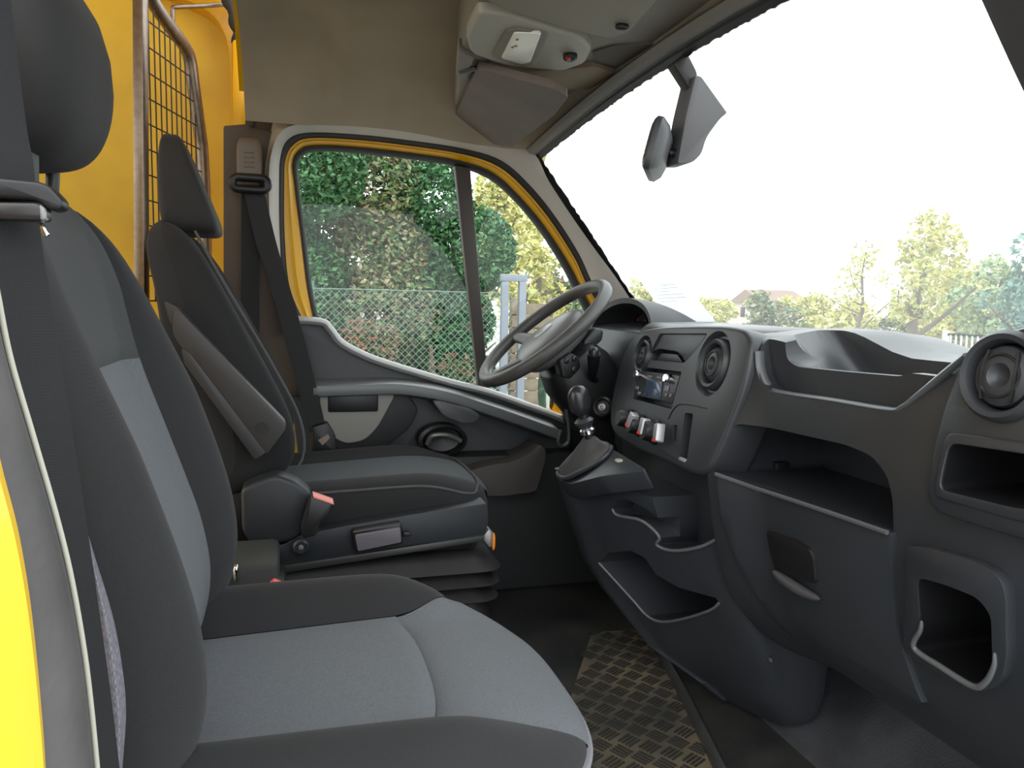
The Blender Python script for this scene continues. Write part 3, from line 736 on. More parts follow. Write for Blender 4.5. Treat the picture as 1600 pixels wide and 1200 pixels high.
# ================================================================== SEATS
def patch(name, P, s0, s1, t0, t1, ns, nt, m, parent, groove=.005, gw=.007, sg=(1, 1, 1, 1), scale=(.27, .5), spc=None, label=None):
    """part of a cushion surface between two seams: P(s, t, inset) gives the point; seams are pressed in"""
    vs = []; fs = []
    for j in range(nt+1):
        tf = j/nt; t = lerp(t0, t1, tf)
        a = s0(t) if callable(s0) else s0; b = s1(t) if callable(s1) else s1
        for i in range(ns+1):
            q = i/ns
            if spc == 'lo': q = q**.6*1.0 if False else math.sin(q*PI/2)
            elif spc == 'hi': q = 1-math.cos(q*PI/2)
            s = lerp(a, b, q)
            d = []
            if sg[0]: d.append(abs(s-a)*scale[0])
            if sg[1]: d.append(abs(b-s)*scale[0])
            if sg[2]: d.append(abs(t-t0)*scale[1])
            if sg[3]: d.append(abs(t1-t)*scale[1])
            g = groove*math.exp(-(min(d)/gw)**1.5) if d else 0
            vs.append(P(s, t, g))
    for j in range(nt):
        for i in range(ns):
            k = j*(ns+1)+i; fs.append((k, k+1, k+ns+2, k+ns+1))
    return mesh(name, vs, fs, m, parent, ang=75, recalc=False, label=label)
def make_back(parent, yc, FC, FB, WT, z0, z1, thick, seam, zsplit, m_side, m_up, m_low, edge=.86):
    zr = z1-z0
    def tz_(t): return z0+zr*t
    def P(s, t, g=0):
        z = tz_(t); e = max(0, (z-(z1-.14))/.14); cap = max(0, 1-min(e, 1)**3.2)**.5
        e2 = max(0, ((z0+.05)-z)/.05); cap *= max(0, 1-min(e2, 1)**3)**.5*.999+.001
        fc = interp(FC, z); fb = interp(FB, z); wd = interp(WT, z)
        f = fc+(fb-fc)*sstep(.42, edge, abs(s)); th = interp(thick, z); mid = fc-th*.5
        rnd_ = (max(0, 1-abs(s)**5))**.32
        return Vector((mid+(f-mid)*rnd_*cap-g, yc+wd*s, z))
    def Pb(s, t, g=0):
        z = tz_(t); e = max(0, (z-(z1-.14))/.14); cap = max(0, 1-min(e, 1)**3.2)**.5
        e2 = max(0, ((z0+.05)-z)/.05); cap *= max(0, 1-min(e2, 1)**3)**.5*.999+.001
        fc = interp(FC, z); wd = interp(WT, z); th = interp(thick, z); mid = fc-th*.5
        return Vector((mid-th*.5*(max(0, 1-abs(s)**6))**.3*cap, yc+wd*s, z))
    ts = (zsplit-z0)/zr
    ss = lambda t: seam(tz_(t))/interp(WT, tz_(t))
    smax = lambda t: min(.97, ss(t))
    patch('bolster', P, smax, 1.0, 0, 1, 18, 60, m_side, parent, sg=(1, 0, 0, 0), spc='lo')
    patch('bolster', P, -1.0, lambda t: -smax(t), 0, 1, 18, 60, m_side, parent, sg=(0, 1, 0, 0), spc='hi')
    patch('lumbar_panel', P, lambda t: -smax(t), smax, 0, ts, 16, 34, m_low, parent, sg=(1, 1, 0, 1))
    patch('upper_panel', P, lambda t: -smax(t), smax, ts, 1, 16, 34, m_up, parent, sg=(1, 1, 1, 0))
    patch('rear_shell', Pb, 1, -1, 0, 1, 24, 60, m_side, parent, groove=0)
    return P, tz_
def make_cushion(parent, yc, wd, xr, xf, zt, zb, bol, s_in, r_split, m_side, m_in, corner=.12, dz_r=0, prof=None):
    """P(s, r): s across, r from the rear to the front"""
    def P(s, r, g=0):
        fr = xf-corner*abs(s)**3.2
        x = lerp(xr, fr, r)
        top = zt+dz_r*(1-r)+bol*sstep(.45, .8, abs(s))*(1-.7*sstep(.7, 1, r))
        top -= .020*sstep(.55, 1.0, r)**2
        k = (max(0, 1-abs(s)**7))**.25*(max(0, 1-r**9))**.28
        z = zb+(top-g-zb)*k
        return Vector((x, yc+wd*s*(1-.07*(1-r)), z))
    si0 = lambda r: -s_in[0](r); si1 = lambda r: s_in[1](r)
    patch('bolster', P, si1, 1.0, 0, 1, 18, 50, m_side, parent, sg=(1, 0, 0, 0), spc='lo')
    patch('bolster', P, -1.0, si0, 0, 1, 18, 50, m_side, parent, sg=(0, 1, 0, 0), spc='hi')
    # rear and front pads meet at a bowed seam
    def rs_(s): return r_split-.04*s*s
    def bnd(fn, t, front):
        s = fn(r_split)
        for _ in range(8): s = fn(rs_(s)+(1-rs_(s))*t if front else t*rs_(s))
        return s
    def Pr(s, t, g=0): return P(s, t*rs_(s), g)
    def Pf(s, t, g=0): return P(s, rs_(s)+(1-rs_(s))*t, g+.006*math.exp(-(t/.16)**2)*(1-sstep(.6, 1, abs(s)/.6)*.9))
    patch('seat_pad', Pr, lambda t: bnd(si0, t, 0), lambda t: bnd(si1, t, 0), 0, 1, 20, 30, m_in, parent, sg=(1, 1, 0, 1), groove=.006, gw=.008, scale=(.27, .3))
    patch('front_pad', Pf, lambda t: bnd(si0, t, 1), lambda t: bnd(si1, t, 1), 0, 1, 20, 30, m_in, parent, sg=(1, 1, 1, 0), groove=.006, gw=.008, scale=(.27, .2))
    # skirt under the pads
    top = [P(s, 1) for s in [-1+2*k/30 for k in range(31)]]
    ring = [P(-1, 0)]+top+[P(1, 0)]
    rings = [[Vector((p.x, p.y, zb+.004)) for p in ring], [Vector((p.x, p.y, zb-.03)) for p in ring], [Vector((p.x-.02*(p.x > xr+.1), yc+(p.y-yc)*.95, zb-.085)) for p in ring]]
    loft('cushion_skirt', rings, m_side, parent, ang=50)
    return P
# ---------------------------------------------------- passenger seat
ps = thing('passenger_seat', (.05, .89, 0), 'near passenger seat with grey cloth pads and dark bolsters beside the open door', 'seat', 'cab seats')
FC = [(.34, -.14), (.38, -.125), (.45, -.108), (.50, -.105), (.565, -.117), (.62, -.135), (.69, -.16), (.77, -.188), (.85, -.205), (.97, -.22)]
FB = [(.34, -.15), (.375, -.12), (.46, -.065), (.56, -.058), (.71, -.098), (.80, -.138), (.87, -.172), (.94, -.20), (.97, -.22)]
WT = [(.34, .23), (.40, .255), (.50, .272), (.70, .270), (.80, .258), (.87, .238), (.92, .205), (.95, .165), (.968, .11)]
make_back(ps, .905, FC, FB, WT, .345, .968, [(.3, .13), (1, .13)], lambda z: .148-.02*sstep(.85, .96, z), .772, M_FABD, M_FABM, M_FABG)
pc_in = (lambda r: .60-.09*sstep(.5, .95, r), lambda r: .50+.05*r+.26*sstep(.62, 1, r))
PCP = make_cushion(ps, .885, .272, -.17, .338, .416, .335, .045, pc_in, .645, M_FABD, M_FABG, corner=.15)
# piping along the near front corner, side twill
pip = [PCP(-.985, r)+Vector((.002, -.003, -.012)) for r in [k/20 for k in range(14, 20)]]+[PCP(s, .985)+Vector((.003, 0, -.012)) for s in [-.98+.09*k for k in range(22)]]
tube('piping', cr(pip, 3), .0045, mat('piping_cord', (.20, .20, .22), .8), ps, seg=6)
tw = [(137, 836), (150, 880), (166, 930), (181, 985), (192, 1050), (197, 1110), (193, 1180), (186, 1260)]
twl = [(128, 800), (136, 880), (140, 930), (145, 985), (150, 1050), (158, 1110), (165, 1180), (172, 1260)]
ra = cr(ppts(tw, y=.628), 5); rb = cr(ppts(twl, y=.615), 5)
loft('side_cloth', [[p, p.lerp(q, .5)+Vector((.004, -.012, 0)), q, q+Vector((-.03, .03, 0)), p+Vector((-.01, .04, 0))] for p, q in zip(ra, rb)], M_FABT, ps)
stp = [p.lerp(q, .35)+Vector((.003, -.0125, 0)) for p, q in zip(ra, rb)]
vs = []; fs = []
for i in range(0, len(stp)-1):
    tube_geo([stp[i].lerp(stp[i+1], .1), stp[i].lerp(stp[i+1], .65)], .0008, 5, vs=vs, fs=fs)
mesh('stitching', vs, fs, mat('pale_thread', (.22, .22, .22), .8), ps)
# seat box under the cushion
box('seat_base', (.06, .89, .13), (.40, .40, .26), M_GREYBOX, ps, bevel=.02)
# headrest: D-shaped in profile
def hr_warp(p):
    z = p.z/.122; p = p.copy()
    p.x *= 1-.22*sstep(.2, 1, z)-.04*sstep(.2, 1, -z)
    p.x += -.042*z*z*(1 if z > 0 else .12)+(.012*(1-z*z) if p.x > 0 else 0)
    p.y *= 1-.20*sstep(0, 1, -z)-.14*sstep(.3, 1, z)
    return p
hr = thing_part = superell('headrest', (-.252, .90, 1.098), (.057, .132, .122), M_VINYL, ps, .55, .62, nu=48, nv=32, rot=Matrix.Rotation(math.radians(-7), 3, 'Y'), warp=hr_warp)
def hr_seam(k):
    a = -PI*.5+PI*k/30
    z = -.62; y = math.sin(a)
    return Vector((-.252, .90, 1.098))+Matrix.Rotation(math.radians(-7), 3, 'Y') @ hr_warp(Vector((.057*abs(math.cos(a))**.62*.76, .132*math.copysign(abs(y)**.62, y)*.76, .122*z)))
tube('headrest_seam', [hr_seam(k)+Vector((.002, 0, 0)) for k in range(31)], .003, M_VINYL, hr, seg=6)
for y in (.85, .95): tube('headrest_stem', [Vector((-.245, y, .93)), Vector((-.24, y, 1.0))], .007, M_PLB, ps)
tube('stem_collar', [Vector((-.243, .85, .955)), Vector((-.242, .85, .985))], .015, M_PLB, ps)
# ---------------------------------------------------- driver seat
ds = thing('driver_seat', (.15, 1.86, 0), 'far driver seat on a suspension base with raised side armrest', 'seat', 'cab seats')
FBd = [(.43, -.05), (.47, .0), (.52, .032), (.60, .026), (.70, -.020), (.80, -.075), (.90, -.132), (.96, -.165), (1.02, -.20)]
FCd = [(.43, -.07), (.47, -.04), (.52, -.02), (.60, -.03), (.70, -.07), (.80, -.118), (.90, -.165), (.96, -.19), (1.02, -.21)]
WTd = [(.43, .20), (.50, .225), (.70, .235), (.80, .225), (.88, .205), (.94, .175), (.98, .14), (1.005, .10)]
make_back(ds, 1.865, FCd, FBd, WTd, .435, 1.008, [(.43, .17), (.6, .17), (.75, .15), (.88, .11), (1.01, .09)], lambda z: .125-.04*sstep(.7, 1.0, z), .78, mat('driver_seat_cloth', (.011, .0115, .013), .9, sheen=.04, weave=700), mat('driver_pad_cloth', (.060, .072, .082), .9, sheen=.04, weave=700), MATS['driver_pad_cloth'], edge=.9)
pp_ = [Vector((interp(FBd, z)-.004, 1.865-interp(WTd, z)*.93, z)) for z in [.47+.515*k/24 for k in range(25)]]
tube('piping', pp_, .003, mat('driver_piping', (.07, .07, .075), .8), ds, seg=6)
dc_in = (lambda r: .60, lambda r: .42+.05*r)
PDP = make_cushion(ds, 1.86, .238, -.06, .458, .462, .385, .016, dc_in, .97, MATS['driver_seat_cloth'], MATS['driver_pad_cloth'], corner=.05, dz_r=-.025)
pip = [PDP(-.95, k/20)+Vector((0, -.001, .001)) for k in range(1, 19)]+[PDP(s, .95)+Vector((.002, 0, .001)) for s in (-.92, -.8, -.6, -.3, 0, .3, .6, .85)]
tube('piping', cr(pip, 3), .003, MATS['driver_piping'], ds, seg=6)
def hrd_warp(p):
    z = p.z/.105; p = p.copy()
    q_ = (p.x/.052+1)/2; p.x = lerp(-.048+.006*z*z, .040-.042*z, q_); p.y *= 1-.22*sstep(0, 1, z)-.05*sstep(0, 1, -z)
    return p
hd2 = superell('headrest', (-.214, 1.862, 1.088), (.052, .095, .105), M_VINYL, ds, .32, .30, nu=40, nv=28, warp=hrd_warp)
for y in (1.81, 1.91): tube('headrest_stem', [Vector((-.24, y, .95)), Vector((-.225, y, 1.01))], .010, M_PLB, ds)
# raised armrest on the near side of the backrest
YA = 1.585
fa = [at(u, v, y=YA) for u, v in ((272, 478), (300, 507), (446, 661), (447, 670), (416, 711), (300, 567), (268, 520))]
arm = prism('armrest', roundpoly(fa, [.02, .02, .006, .006, .008, .02, .02]), (0, .045, 0), mat('armrest_plastic', (.038, .036, .036), .5, bump=.1), ds, bevel=.005)
fb = [at(u, v, y=YA-.004) for u, v in ((283, 545), (297, 552), (415, 708), (398, 718), (288, 568))]
prism('armrest_edge', roundpoly(fb, .005), (0, .05, 0), mat('armrest_edge_plastic', (.03, .03, .032), .45), arm, bevel=.005)
lathe('bolt_hole', at(409, 669, y=YA-.0005), (0, -1, 0), [(.0, -.002), (.012, -.002), (.012, .0012), (.0, .0012)], M_PLB, arm, seg=20)
prism('armrest_hinge', roundpoly([at(u, v, y=YA+.004) for u, v in ((256, 470), (276, 480), (300, 507), (292, 512), (266, 506))], .005), (0, .05, 0), MATS['armrest_plastic'], arm, bevel=.004)
# recliner side cover
YS = 1.575
rc = [at(u, v, y=YS) for u, v in ((376, 765), (400, 753), (431, 742), (463, 753), (489, 774), (478, 800), (471, 838), (452, 848), (419, 852), (392, 852), (378, 830))]
prism('recliner_cover', roundpoly(rc, .012), (0, .07, 0), M_PLS, ds, bevel=.01, bseg=3)
# lower base shell
lb = [at(u, v, y=YS+.01) for u, v in ((398, 850), (440, 852), (470, 836), (540, 822), (640, 805), (762, 786), (763, 815), (757, 836), (640, 852), (520, 872), (440, 886), (415, 880), (402, 868))]
prism('base_shell', roundpoly(lb, .008), (0, .52, 0), M_PLS, ds, bevel=.008)
kn = at(470, 852, y=YS+.005)
lathe('recline_knob', kn, (0, -1, 0), [(.0, .0), (.016, .0), (.016, .012), (.012, .016), (.010, .010), (.0, .010)], M_PLG, ds, seg=24)
lathe('knob_centre', kn+Vector((0, -.011, 0)), (0, -1, 0), [(.0, .0), (.005, .0), (.005, .004), (.0, .005)], mat('grey_screw', (.25, .25, .25), .4, metal=.5), ds, seg=14)
# control box clipped to the shell
cb = [at(u, v, y=YS-.012) for u, v in ((549, 830), (628, 817), (630, 849), (556, 865))]
cbx = prism('control_box', roundpoly(cb, .006), (0, .035, 0), M_PLB, ds, bevel=.005)
cb2 = [at(u, v, y=YS-.0125) for u, v in ((554, 835), (625, 823), (627, 847), (559, 861))]
prism('box_lid', roundpoly(cb2, .005), (0, -.004, 0), mat('box_lid_grey', (.13, .12, .14), .5), cbx, bevel=.002)
box('box_latch', at(635, 834, y=YS-.005), (.016, .012, .010), M_PLB, cbx, bevel=.002)
box('back_frame', (-.085, 1.865, .37), (.11, .40, .26), M_PLB, ds, bevel=.02)
# slide rails and suspension bellows
for k, (l, m_) in enumerate(((((432, 886), (757, 836), (757, 846), (432, 898)), mat('rail_dark', (.05, .05, .05), .4, metal=.4)), )):
    prism('slide_rail', [at(u, v, y=YS+.005) for u, v in l], (0, .05, 0), m_, ds, bevel=.003)
prism('slide_rail', [at(u, v, y=2.06) for u, v in ((460, 840), (757, 800), (757, 812), (460, 852))], (0, .04, 0), MATS['rail_dark'], ds, bevel=.003)
m_bel = mat('bellows_rubber', (.016, .015, .016), .6, bump=.3, bscale=60, var=.3, vscale=20)
zc_ = [.30, .285, .262, .250, .228, .215, .192, .180, .150, .02]
ex = [-.012, .0, .018, -.010, .016, -.012, .014, -.010, .0, .0]
rings = []
for z, e in zip(zc_, ex):
    rings.append(rrect((.19, 1.85, z), Vector((1, 0, 0)), Vector((0, 1, 0)), .50+2*e, .50+2*e, .05))
loft('suspension_bellows', rings, m_bel, ds, ang=60)
sk = [at(u, v, y=1.60) for u, v in ((752, 842), (764, 826), (772, 832), (775, 850), (766, 858))]
prism('front_knob', sk, (0, .04, 0), mat('worn_steel_knob', (.3, .3, .3), .4, metal=.5), ds, bevel=.006)
superell('amber_reflector', at(771, 846, y=1.598), (.004, .006, .020), M_AMB, ds, .8, .8, nu=14, nv=10)
# ---------------------------------------------------- seat box between the seats, buckles
cbn = thing('seat_console_box', (-.05, 1.45, 0), 'grey green plastic box on the floor between the seats', 'box')
box('box_body', (-.185, 1.47, .19), (.33, .16, .38), M_GREYBOX, cbn, bevel=.012)
prism('box_lip', [at(u, v, y=1.385) for u, v in ((374, 936), (428, 905), (446, 910), (446, 925), (376, 958))], (0, .1, 0), M_PLB, cbn, bevel=.006)
superell('silver_hook', at(369, 895, y=1.37), (.006, .01, .016), M_CHR, cbn, .8, .8, nu=14, nv=10)
def buckle(name, label, p, ax, L, w_, m_top, topcol):
    t = thing(name, p, label, 'buckle', 'seat belt buckles')
    ax = Vector(ax).normalized(); r_, u_, n_ = frame(ax, (1, 0, 0)); p = Vector(p)
    rings = [rrect(p+n_*h, r_, u_, w_*k, w_*.55*k, .006) for h, k in ((-L, .75), (-L*.3, .85), (-.012, 1), (-.002, 1))]
    loft('buckle_body', rings, M_PLB, t, bevel=.002)
    loft('release_button', [rrect(p+n_*(-.006), r_, u_, w_*.8, w_*.4, .004), rrect(p+n_*.004, r_, u_, w_*.76, w_*.36, .004)], topcol, t, bevel=.001)
    return t
bd_ = thing('seat_belt_buckle', at(487, 810, y=1.53), 'upright driver buckle with faded red button by the recliner cover', 'buckle', 'seat belt buckles')
bk = [at(u, v, y=1.53) for u, v in ((484, 776), (500, 780), (521, 787), (513, 808), (500, 818), (494, 838), (472, 842), (470, 825))]
prism('buckle_body', roundpoly(bk, .006), (0, .025, 0), M_PLB, bd_, bevel=.004)
prism('release_button', [at(u, v, y=1.527) for u, v in ((489, 773), (521, 784), (522, 789), (490, 778))], (0, .03, 0), M_PINK, bd_, bevel=.001)
bp_ = thing('seat_belt_buckle', at(432, 930, y=1.25), 'low passenger buckle with red button behind the passenger cushion', 'buckle', 'seat belt buckles')
prism('buckle_body', [at(u, v, y=1.25) for u, v in ((422, 922), (438, 915), (455, 925), (455, 960), (424, 960))], (0, .025, 0), M_PLB, bp_, bevel=.003)
prism('release_button', [at(u, v, y=1.246) for u, v in ((420, 920), (428, 913), (441, 919), (436, 927))], (0, .032, 0), mat('red_button', (.8, .12, .12), .4), bp_, bevel=.002)
rt = thing('red_tab', at(340, 952, y=1.2), 'small red release tab beside the passenger backrest', 'tab')
prism('tab_plate', roundpoly([at(u, v, y=1.19) for u, v in ((330, 965), (346, 936), (348, 958), (338, 966))], .004), (0, .012, 0), M_RED, rt, bevel=.002)
tube('tab_wire', [at(340, 962, y=1.196), at(325, 985, y=1.196), at(318, 1000, y=1.19)], .003, M_PLB, rt, seg=6)
# ---------------------------------------------------- seat belts
def ribbon(name, A, B, m, parent, th=.0022, cup=0):
    rings = []
    for p, q in zip(A, B):
        d = (q-p); n = Vector((d.y, -d.x, 0)); n.normalize()
        mid = p.lerp(q, .5)+n*cup
        rings.append([p, mid, q, q-n*th, mid-n*th, p-n*th])
    return loft(name, rings, m, parent, ang=40)
RE = [(12, -60), (17, 0), (33, 133), (43, 207), (53, 263), (64, 369), (90, 537), (112, 669), (133, 800), (153, 940), (173, 1083), (187, 1200), (204, 1340)]
LE = [(-62, -60), (-58, 0), (-50, 133), (-45, 207), (-38, 263), (-24, 369), (2, 537), (36, 669), (66, 800), (84, 940), (98, 1083), (108, 1200), (120, 1340)]
pb = thing('passenger_seat_belt', at(187, 1200, y=.585), 'near black seat belt running down the passenger door pillar', 'seat belt', 'seat belts')
ribbon('webbing', cr(ppts(LE, y=.56), 6), cr(ppts(RE, y=.59), 6), M_WEB, pb, cup=.002)
gd = [at(u, v, y=.555) for u, v in ((-60, 272), (0, 277), (60, 283), (77, 290), (98, 313), (97, 326), (78, 330), (57, 313), (0, 310), (-60, 308))]
prism('belt_guide', roundpoly(gd, .006), (0, .018, 0), M_PLB, pb, bevel=.005, bseg=3)
tg = [at(u, v, y=.553) for u, v in ((-60, 314), (58, 316), (72, 326), (72, 345), (-60, 341))]
tgo = prism('belt_tongue', roundpoly(tg, .004), (0, .016, 0), mat('tongue_plastic', (.03, .026, .026), .4), pb, bevel=.003)
prism('tongue_plate', [at(u, v, y=.565) for u, v in ((60, 347), (66, 346), (77, 366), (73, 370), (66, 370))], (0, .004, 0), M_CHR, tgo, bevel=.001)
prism('tongue_end', [at(u, v, y=.552) for u, v in ((60, 318), (70, 326), (71, 343), (62, 345))], (0, .01, 0), mat('tongue_grey', (.25, .25, .25), .35), tgo, bevel=.002)
db = thing('driver_seat_belt', at(505, 690, y=2.08), 'far black seat belt hanging from the brown driver side pillar', 'seat belt', 'seat belts')
c1 = cr([at(u, v, y=y) for u, v, y in ((380, 296, 2.13), (400, 380, 2.12), (418, 430, 2.11), (432, 480, 2.10), (455, 570, 2.10), (478, 650, 2.10), (490, 690, 2.10))], 5)
c2 = cr([at(u, v, y=y) for u, v, y in ((412, 296, 2.13), (432, 380, 2.12), (447, 430, 2.11), (462, 480, 2.10), (486, 570, 2.10), (505, 650, 2.10), (512, 690, 2.10))], 5)
ribbon('webbing', c1, c2, mat('dark_webbing', (.018, .018, .019), .8, weave=380), db)
ribbon('webbing', cr([at(377, 298, y=2.15), at(377, 400, y=2.16), at(378, 640, y=2.165)], 4), cr([at(408, 298, y=2.15), at(406, 400, y=2.16), at(404, 640, y=2.165)], 4), MATS['dark_webbing'], db)
rg = rrect(at(391, 287, y=2.12), Vector((1, 0, 0)), Vector((0, 0, 1)), .086, .030, .014, 5)
tube('belt_loop', rg, .011, M_PLB, db, closed=True)
hpt = at(390, 254, y=2.15)
superell('height_slider', hpt, (.032, .022, .062), mat('slider_tan', (.14, .11, .08), .5), db, .5, .5)
for k in range(4): box('slider_rib', hpt+Vector((0, -.022, .022-.012*k)), (.026, .006, .004), mat('slider_tan', (.14, .11, .08)), db, bevel=.001)
bx = [at(u, v, y=2.07) for u, v in ((487, 668), (512, 660), (524, 680), (528, 715), (505, 718), (490, 705))]
prism('belt_anchor', roundpoly(bx, .006), (0, .04, 0), M_PLB, db, bevel=.005)
tube('anchor_stalk', cr([at(500, 712, y=2.08), at(494, 735, y=2.08), at(480, 750, y=2.08)], 4), .010, M_PLB, db)
prism('anchor_plate', [at(u, v, y=2.066) for u, v in ((497, 688), (512, 678), (516, 684), (504, 696))], (0, .004, 0), M_STEEL, db)
# ================================================================== DASHBOARD
FX = [(.235, .90), (.263, .863), (.33, .806), (.40, .774), (.50, .750), (.57, .740), (.64, .737), (.72, .742), (.78, .752)]
def shift(z, y): return .040*sstep(1.03, 1.17, y)*max(0, min(1, (.79-z)/.22))
def xf(z, y=.9): return interp(FX, z)-shift(z, y)
def face(u, v, off=0):
    """point of the passenger-side dash face seen at a pixel"""
    x = .74
    for _ in range(14): p = at(u, v, x=x); x = .5*x+.5*(xf(p.z, p.y)-off)
    return at(u, v, x=x)
def yz(l, off=0): return [face(u, v, off) for u, v in l]
def curved_panel(name, pts, off, thick, m, parent, bevel=.004, rad=0, fx=xf, step=.02, label=None):
    if rad: pts = roundpoly(pts, rad)
    bm = bmesh.new(); vs = [bm.verts.new((0, p.y, p.z)) for p in pts]; bm.faces.new(vs)
    zs = [p.z for p in pts]; z = min(zs)+step
    while z < max(zs)-.004:
        bmesh.ops.bisect_plane(bm, geom=bm.verts[:]+bm.edges[:]+bm.faces[:], plane_co=(0, 0, z), plane_no=(0, 0, 1)); z += step
    for yy in (1.03, 1.05, 1.07, 1.09, 1.11, 1.13, 1.15): bmesh.ops.bisect_plane(bm, geom=bm.verts[:]+bm.edges[:]+bm.faces[:], plane_co=(0, yy, 0), plane_no=(0, 1, 0))
    ex = bmesh.ops.extrude_face_region(bm, geom=bm.faces[:]); nv = set(e for e in ex['geom'] if isinstance(e, bmesh.types.BMVert))
    for v in bm.verts: v.co.x = fx(v.co.z, v.co.y)-off+(thick if v in nv else 0)
    bmesh.ops.recalc_face_normals(bm, faces=bm.faces)
    if bevel: do_bevel(bm, bevel, 2, 50)
    me = bpy.data.meshes.new(name); bm.to_mesh(me); bm.free()
    o = link(name, me, m, parent)
    if label: o['label'] = label
    return o
def cutter(pts, d):
    return prism('cut', pts, d, None, smooth_none()) if False else prism('cut', pts, d, None)
db_ = thing('dashboard', (.9, YC, .5), 'black moulded plastic dashboard across the cab under the windscreen', 'dashboard')
# passenger module -------------------------------------------------
prof = [(xf(z), z) for z in [.235+.0182*k for k in range(30)]]+[(.752, .785), (.765, .799), (.80, .807), (.88, .815), (.98, .818), (1.08, .808), (1.15, .785), (1.16, .70), (1.16, .24), (1.0, .225)]
def topz(x, y, z): return z-.036*sstep(.775, .81, z)*(1-sstep(.93, 1.10, y)) if z > .775 else z
body = loft('passenger_module', [[Vector((x-shift(z, y)*(x < .95), y, topz(x, y, z))) for x, z in prof] for y in (.55, .75, .90, .94, .98, 1.02, 1.045, 1.07, 1.095, 1.12, 1.145, 1.168)], M_PLA, db_)
def along_x(pts, x0, x1): return prism('cut', [Vector((x0, p.y, p.z)) for p in pts], (x1-x0, 0, 0), None)
shelf = yz([(1110, 742), (1113, 702), (1122, 684), (1152, 662), (1195, 667), (1322, 695), (1362, 712), (1386, 742), (1395, 780), (1397, 833), (1250, 783)])
for p in shelf:
    if p.z < .60: p.z = .566 if p.z < .585 else p.z
band = [at(u, v, x=.746) for u, v in ((1184, 540), (1187, 575), (1196, 600), (1212, 611), (1300, 624), (1385, 638), (1410, 634), (1432, 616), (1470, 583), (1512, 551), (1520, 450), (1184, 450))]
lipl = [at(u, v, x=.775) for u, v in ((1233, 545), (1236, 562), (1250, 573), (1330, 581), (1415, 588), (1440, 581), (1478, 558), (1500, 545), (1500, 440), (1233, 440))]
def tray_ring(z, y1, x0, x1): return roundpoly([Vector((x0, .765, z)), Vector((x0, y1-.02, z)), Vector((x1, y1+.02, z)), Vector((x1, .765, z))], [.02, .035, .05, .03], 6)
pod_y = .70
cubo = [face(u, v, .015) for u, v in ((1486, 692), (1600, 709), (1640, 716), (1640, 800), (1584, 793), (1470, 765))]
poco = [face(u, v, .012) for u, v in ((1434, 901), (1480, 914), (1530, 934), (1551, 962), (1553, 1042), (1538, 1064), (1520, 1070), (1470, 1042), (1426, 1014), (1440, 976))]
boolean(body, [along_x(roundpoly(shelf, .012), .6, .93), along_x(roundpoly(band, .012), .6, .768), along_x(roundpoly(lipl, .012), .6, .83),
               loft('cut', [tray_ring(.712, .99, .795, .885), tray_ring(.74, 1.02, .788, .895), tray_ring(.775, 1.07, .786, .90), tray_ring(.82, 1.125, .785, .905), tray_ring(1.0, 1.125, .785, .905)], None), along_x(roundpoly(cubo, .012), .6, .86), along_x(roundpoly(poco, .014), .6, .90)], bevel=.005, bseg=3)
# ledge under the tray, edge highlight painted by a lighter colour
led = cr([at(u, v, x=.744) for u, v in ((1183, 548), (1185, 575), (1194, 599), (1210, 611), (1300, 625), (1386, 639), (1410, 634), (1432, 617), (1470, 585), (1508, 554))], 5)
tube('tray_ledge', [p+Vector((.005, 0, -.001)) for p in led], .005, mat('ledge_highlight', (.10, .105, .11), .32, bump=.05), db_, seg=8, flat=(.004, .009), up=(0, 0, 1))
# glovebox door
gb = [(1119, 741), (1180, 762), (1250, 785), (1330, 812), (1391, 833), (1391, 870), (1392, 930), (1400, 985), (1418, 1040), (1440, 1098), (1425, 1100), (1340, 1062), (1255, 1012), (1210, 968), (1172, 915), (1142, 855), (1125, 800)]
gdoor = curved_panel('glovebox_door', yz(gb, .010), .010, .03, M_PLA, db_, bevel=.004)
tube('door_lip', [p+Vector((-.004, 0, .001)) for p in cr(yz([(1121, 741), (1180, 762), (1250, 785), (1330, 812), (1390, 833)], .010), 4)], .0035, mat('ledge_highlight', (.1, .1, .11)), gdoor, seg=6)
hdl = [(1197, 829), (1240, 843), (1262, 856), (1270, 872), (1274, 912), (1240, 903), (1214, 897), (1203, 862)]
curved_panel('glovebox_catch', roundpoly(yz(hdl, .016), .008), .016, .02, M_PLB, gdoor, bevel=.004)
hb = cr([face(u, v, .020) for u, v in ((1208, 892), (1225, 906), (1255, 925), (1280, 936))], 5)
tube('catch_grip', hb, [.0015+.0075*math.sin(PI*i/(len(hb)-1))**.7 for i in range(len(hb))], mat('worn_grip', (.06, .06, .065), .4), gdoor, seg=10)
# raised pod with vent, cubby and pocket at the door end
podl = [(1512, 550), (1492, 580), (1474, 630), (1458, 690), (1446, 750), (1447, 780), (1460, 800), (1500, 815), (1600, 846), (1700, 880), (1720, 560), (1640, 500), (1560, 520)]
pod = curved_panel('vent_pod', [p for p in [face(u, v, .014) for u, v in podl]], .014, .03, M_PLA, db_, bevel=.010)
boolean(pod, [along_x(roundpoly(cubo, .012), .6, .86), lathe('cut', face(1568, 588, .014)+Vector((-.05, 0, 0)), (1, 0, 0), [(0, 0), (.040, 0), (.040, .2), (0, .2)], None, seg=32)], bevel=.003)
cf_o = [face(u, v, .018) for u, v in ((1477, 675), (1600, 690), (1660, 698), (1660, 830), (1588, 815), (1456, 776))]
cfr = curved_panel('cubby_frame', roundpoly(cf_o, .012), .018, .012, M_PLA, pod, bevel=.003)
boolean(cfr, [along_x(roundpoly(cubo, .012), .6, .86)], bevel=.003)
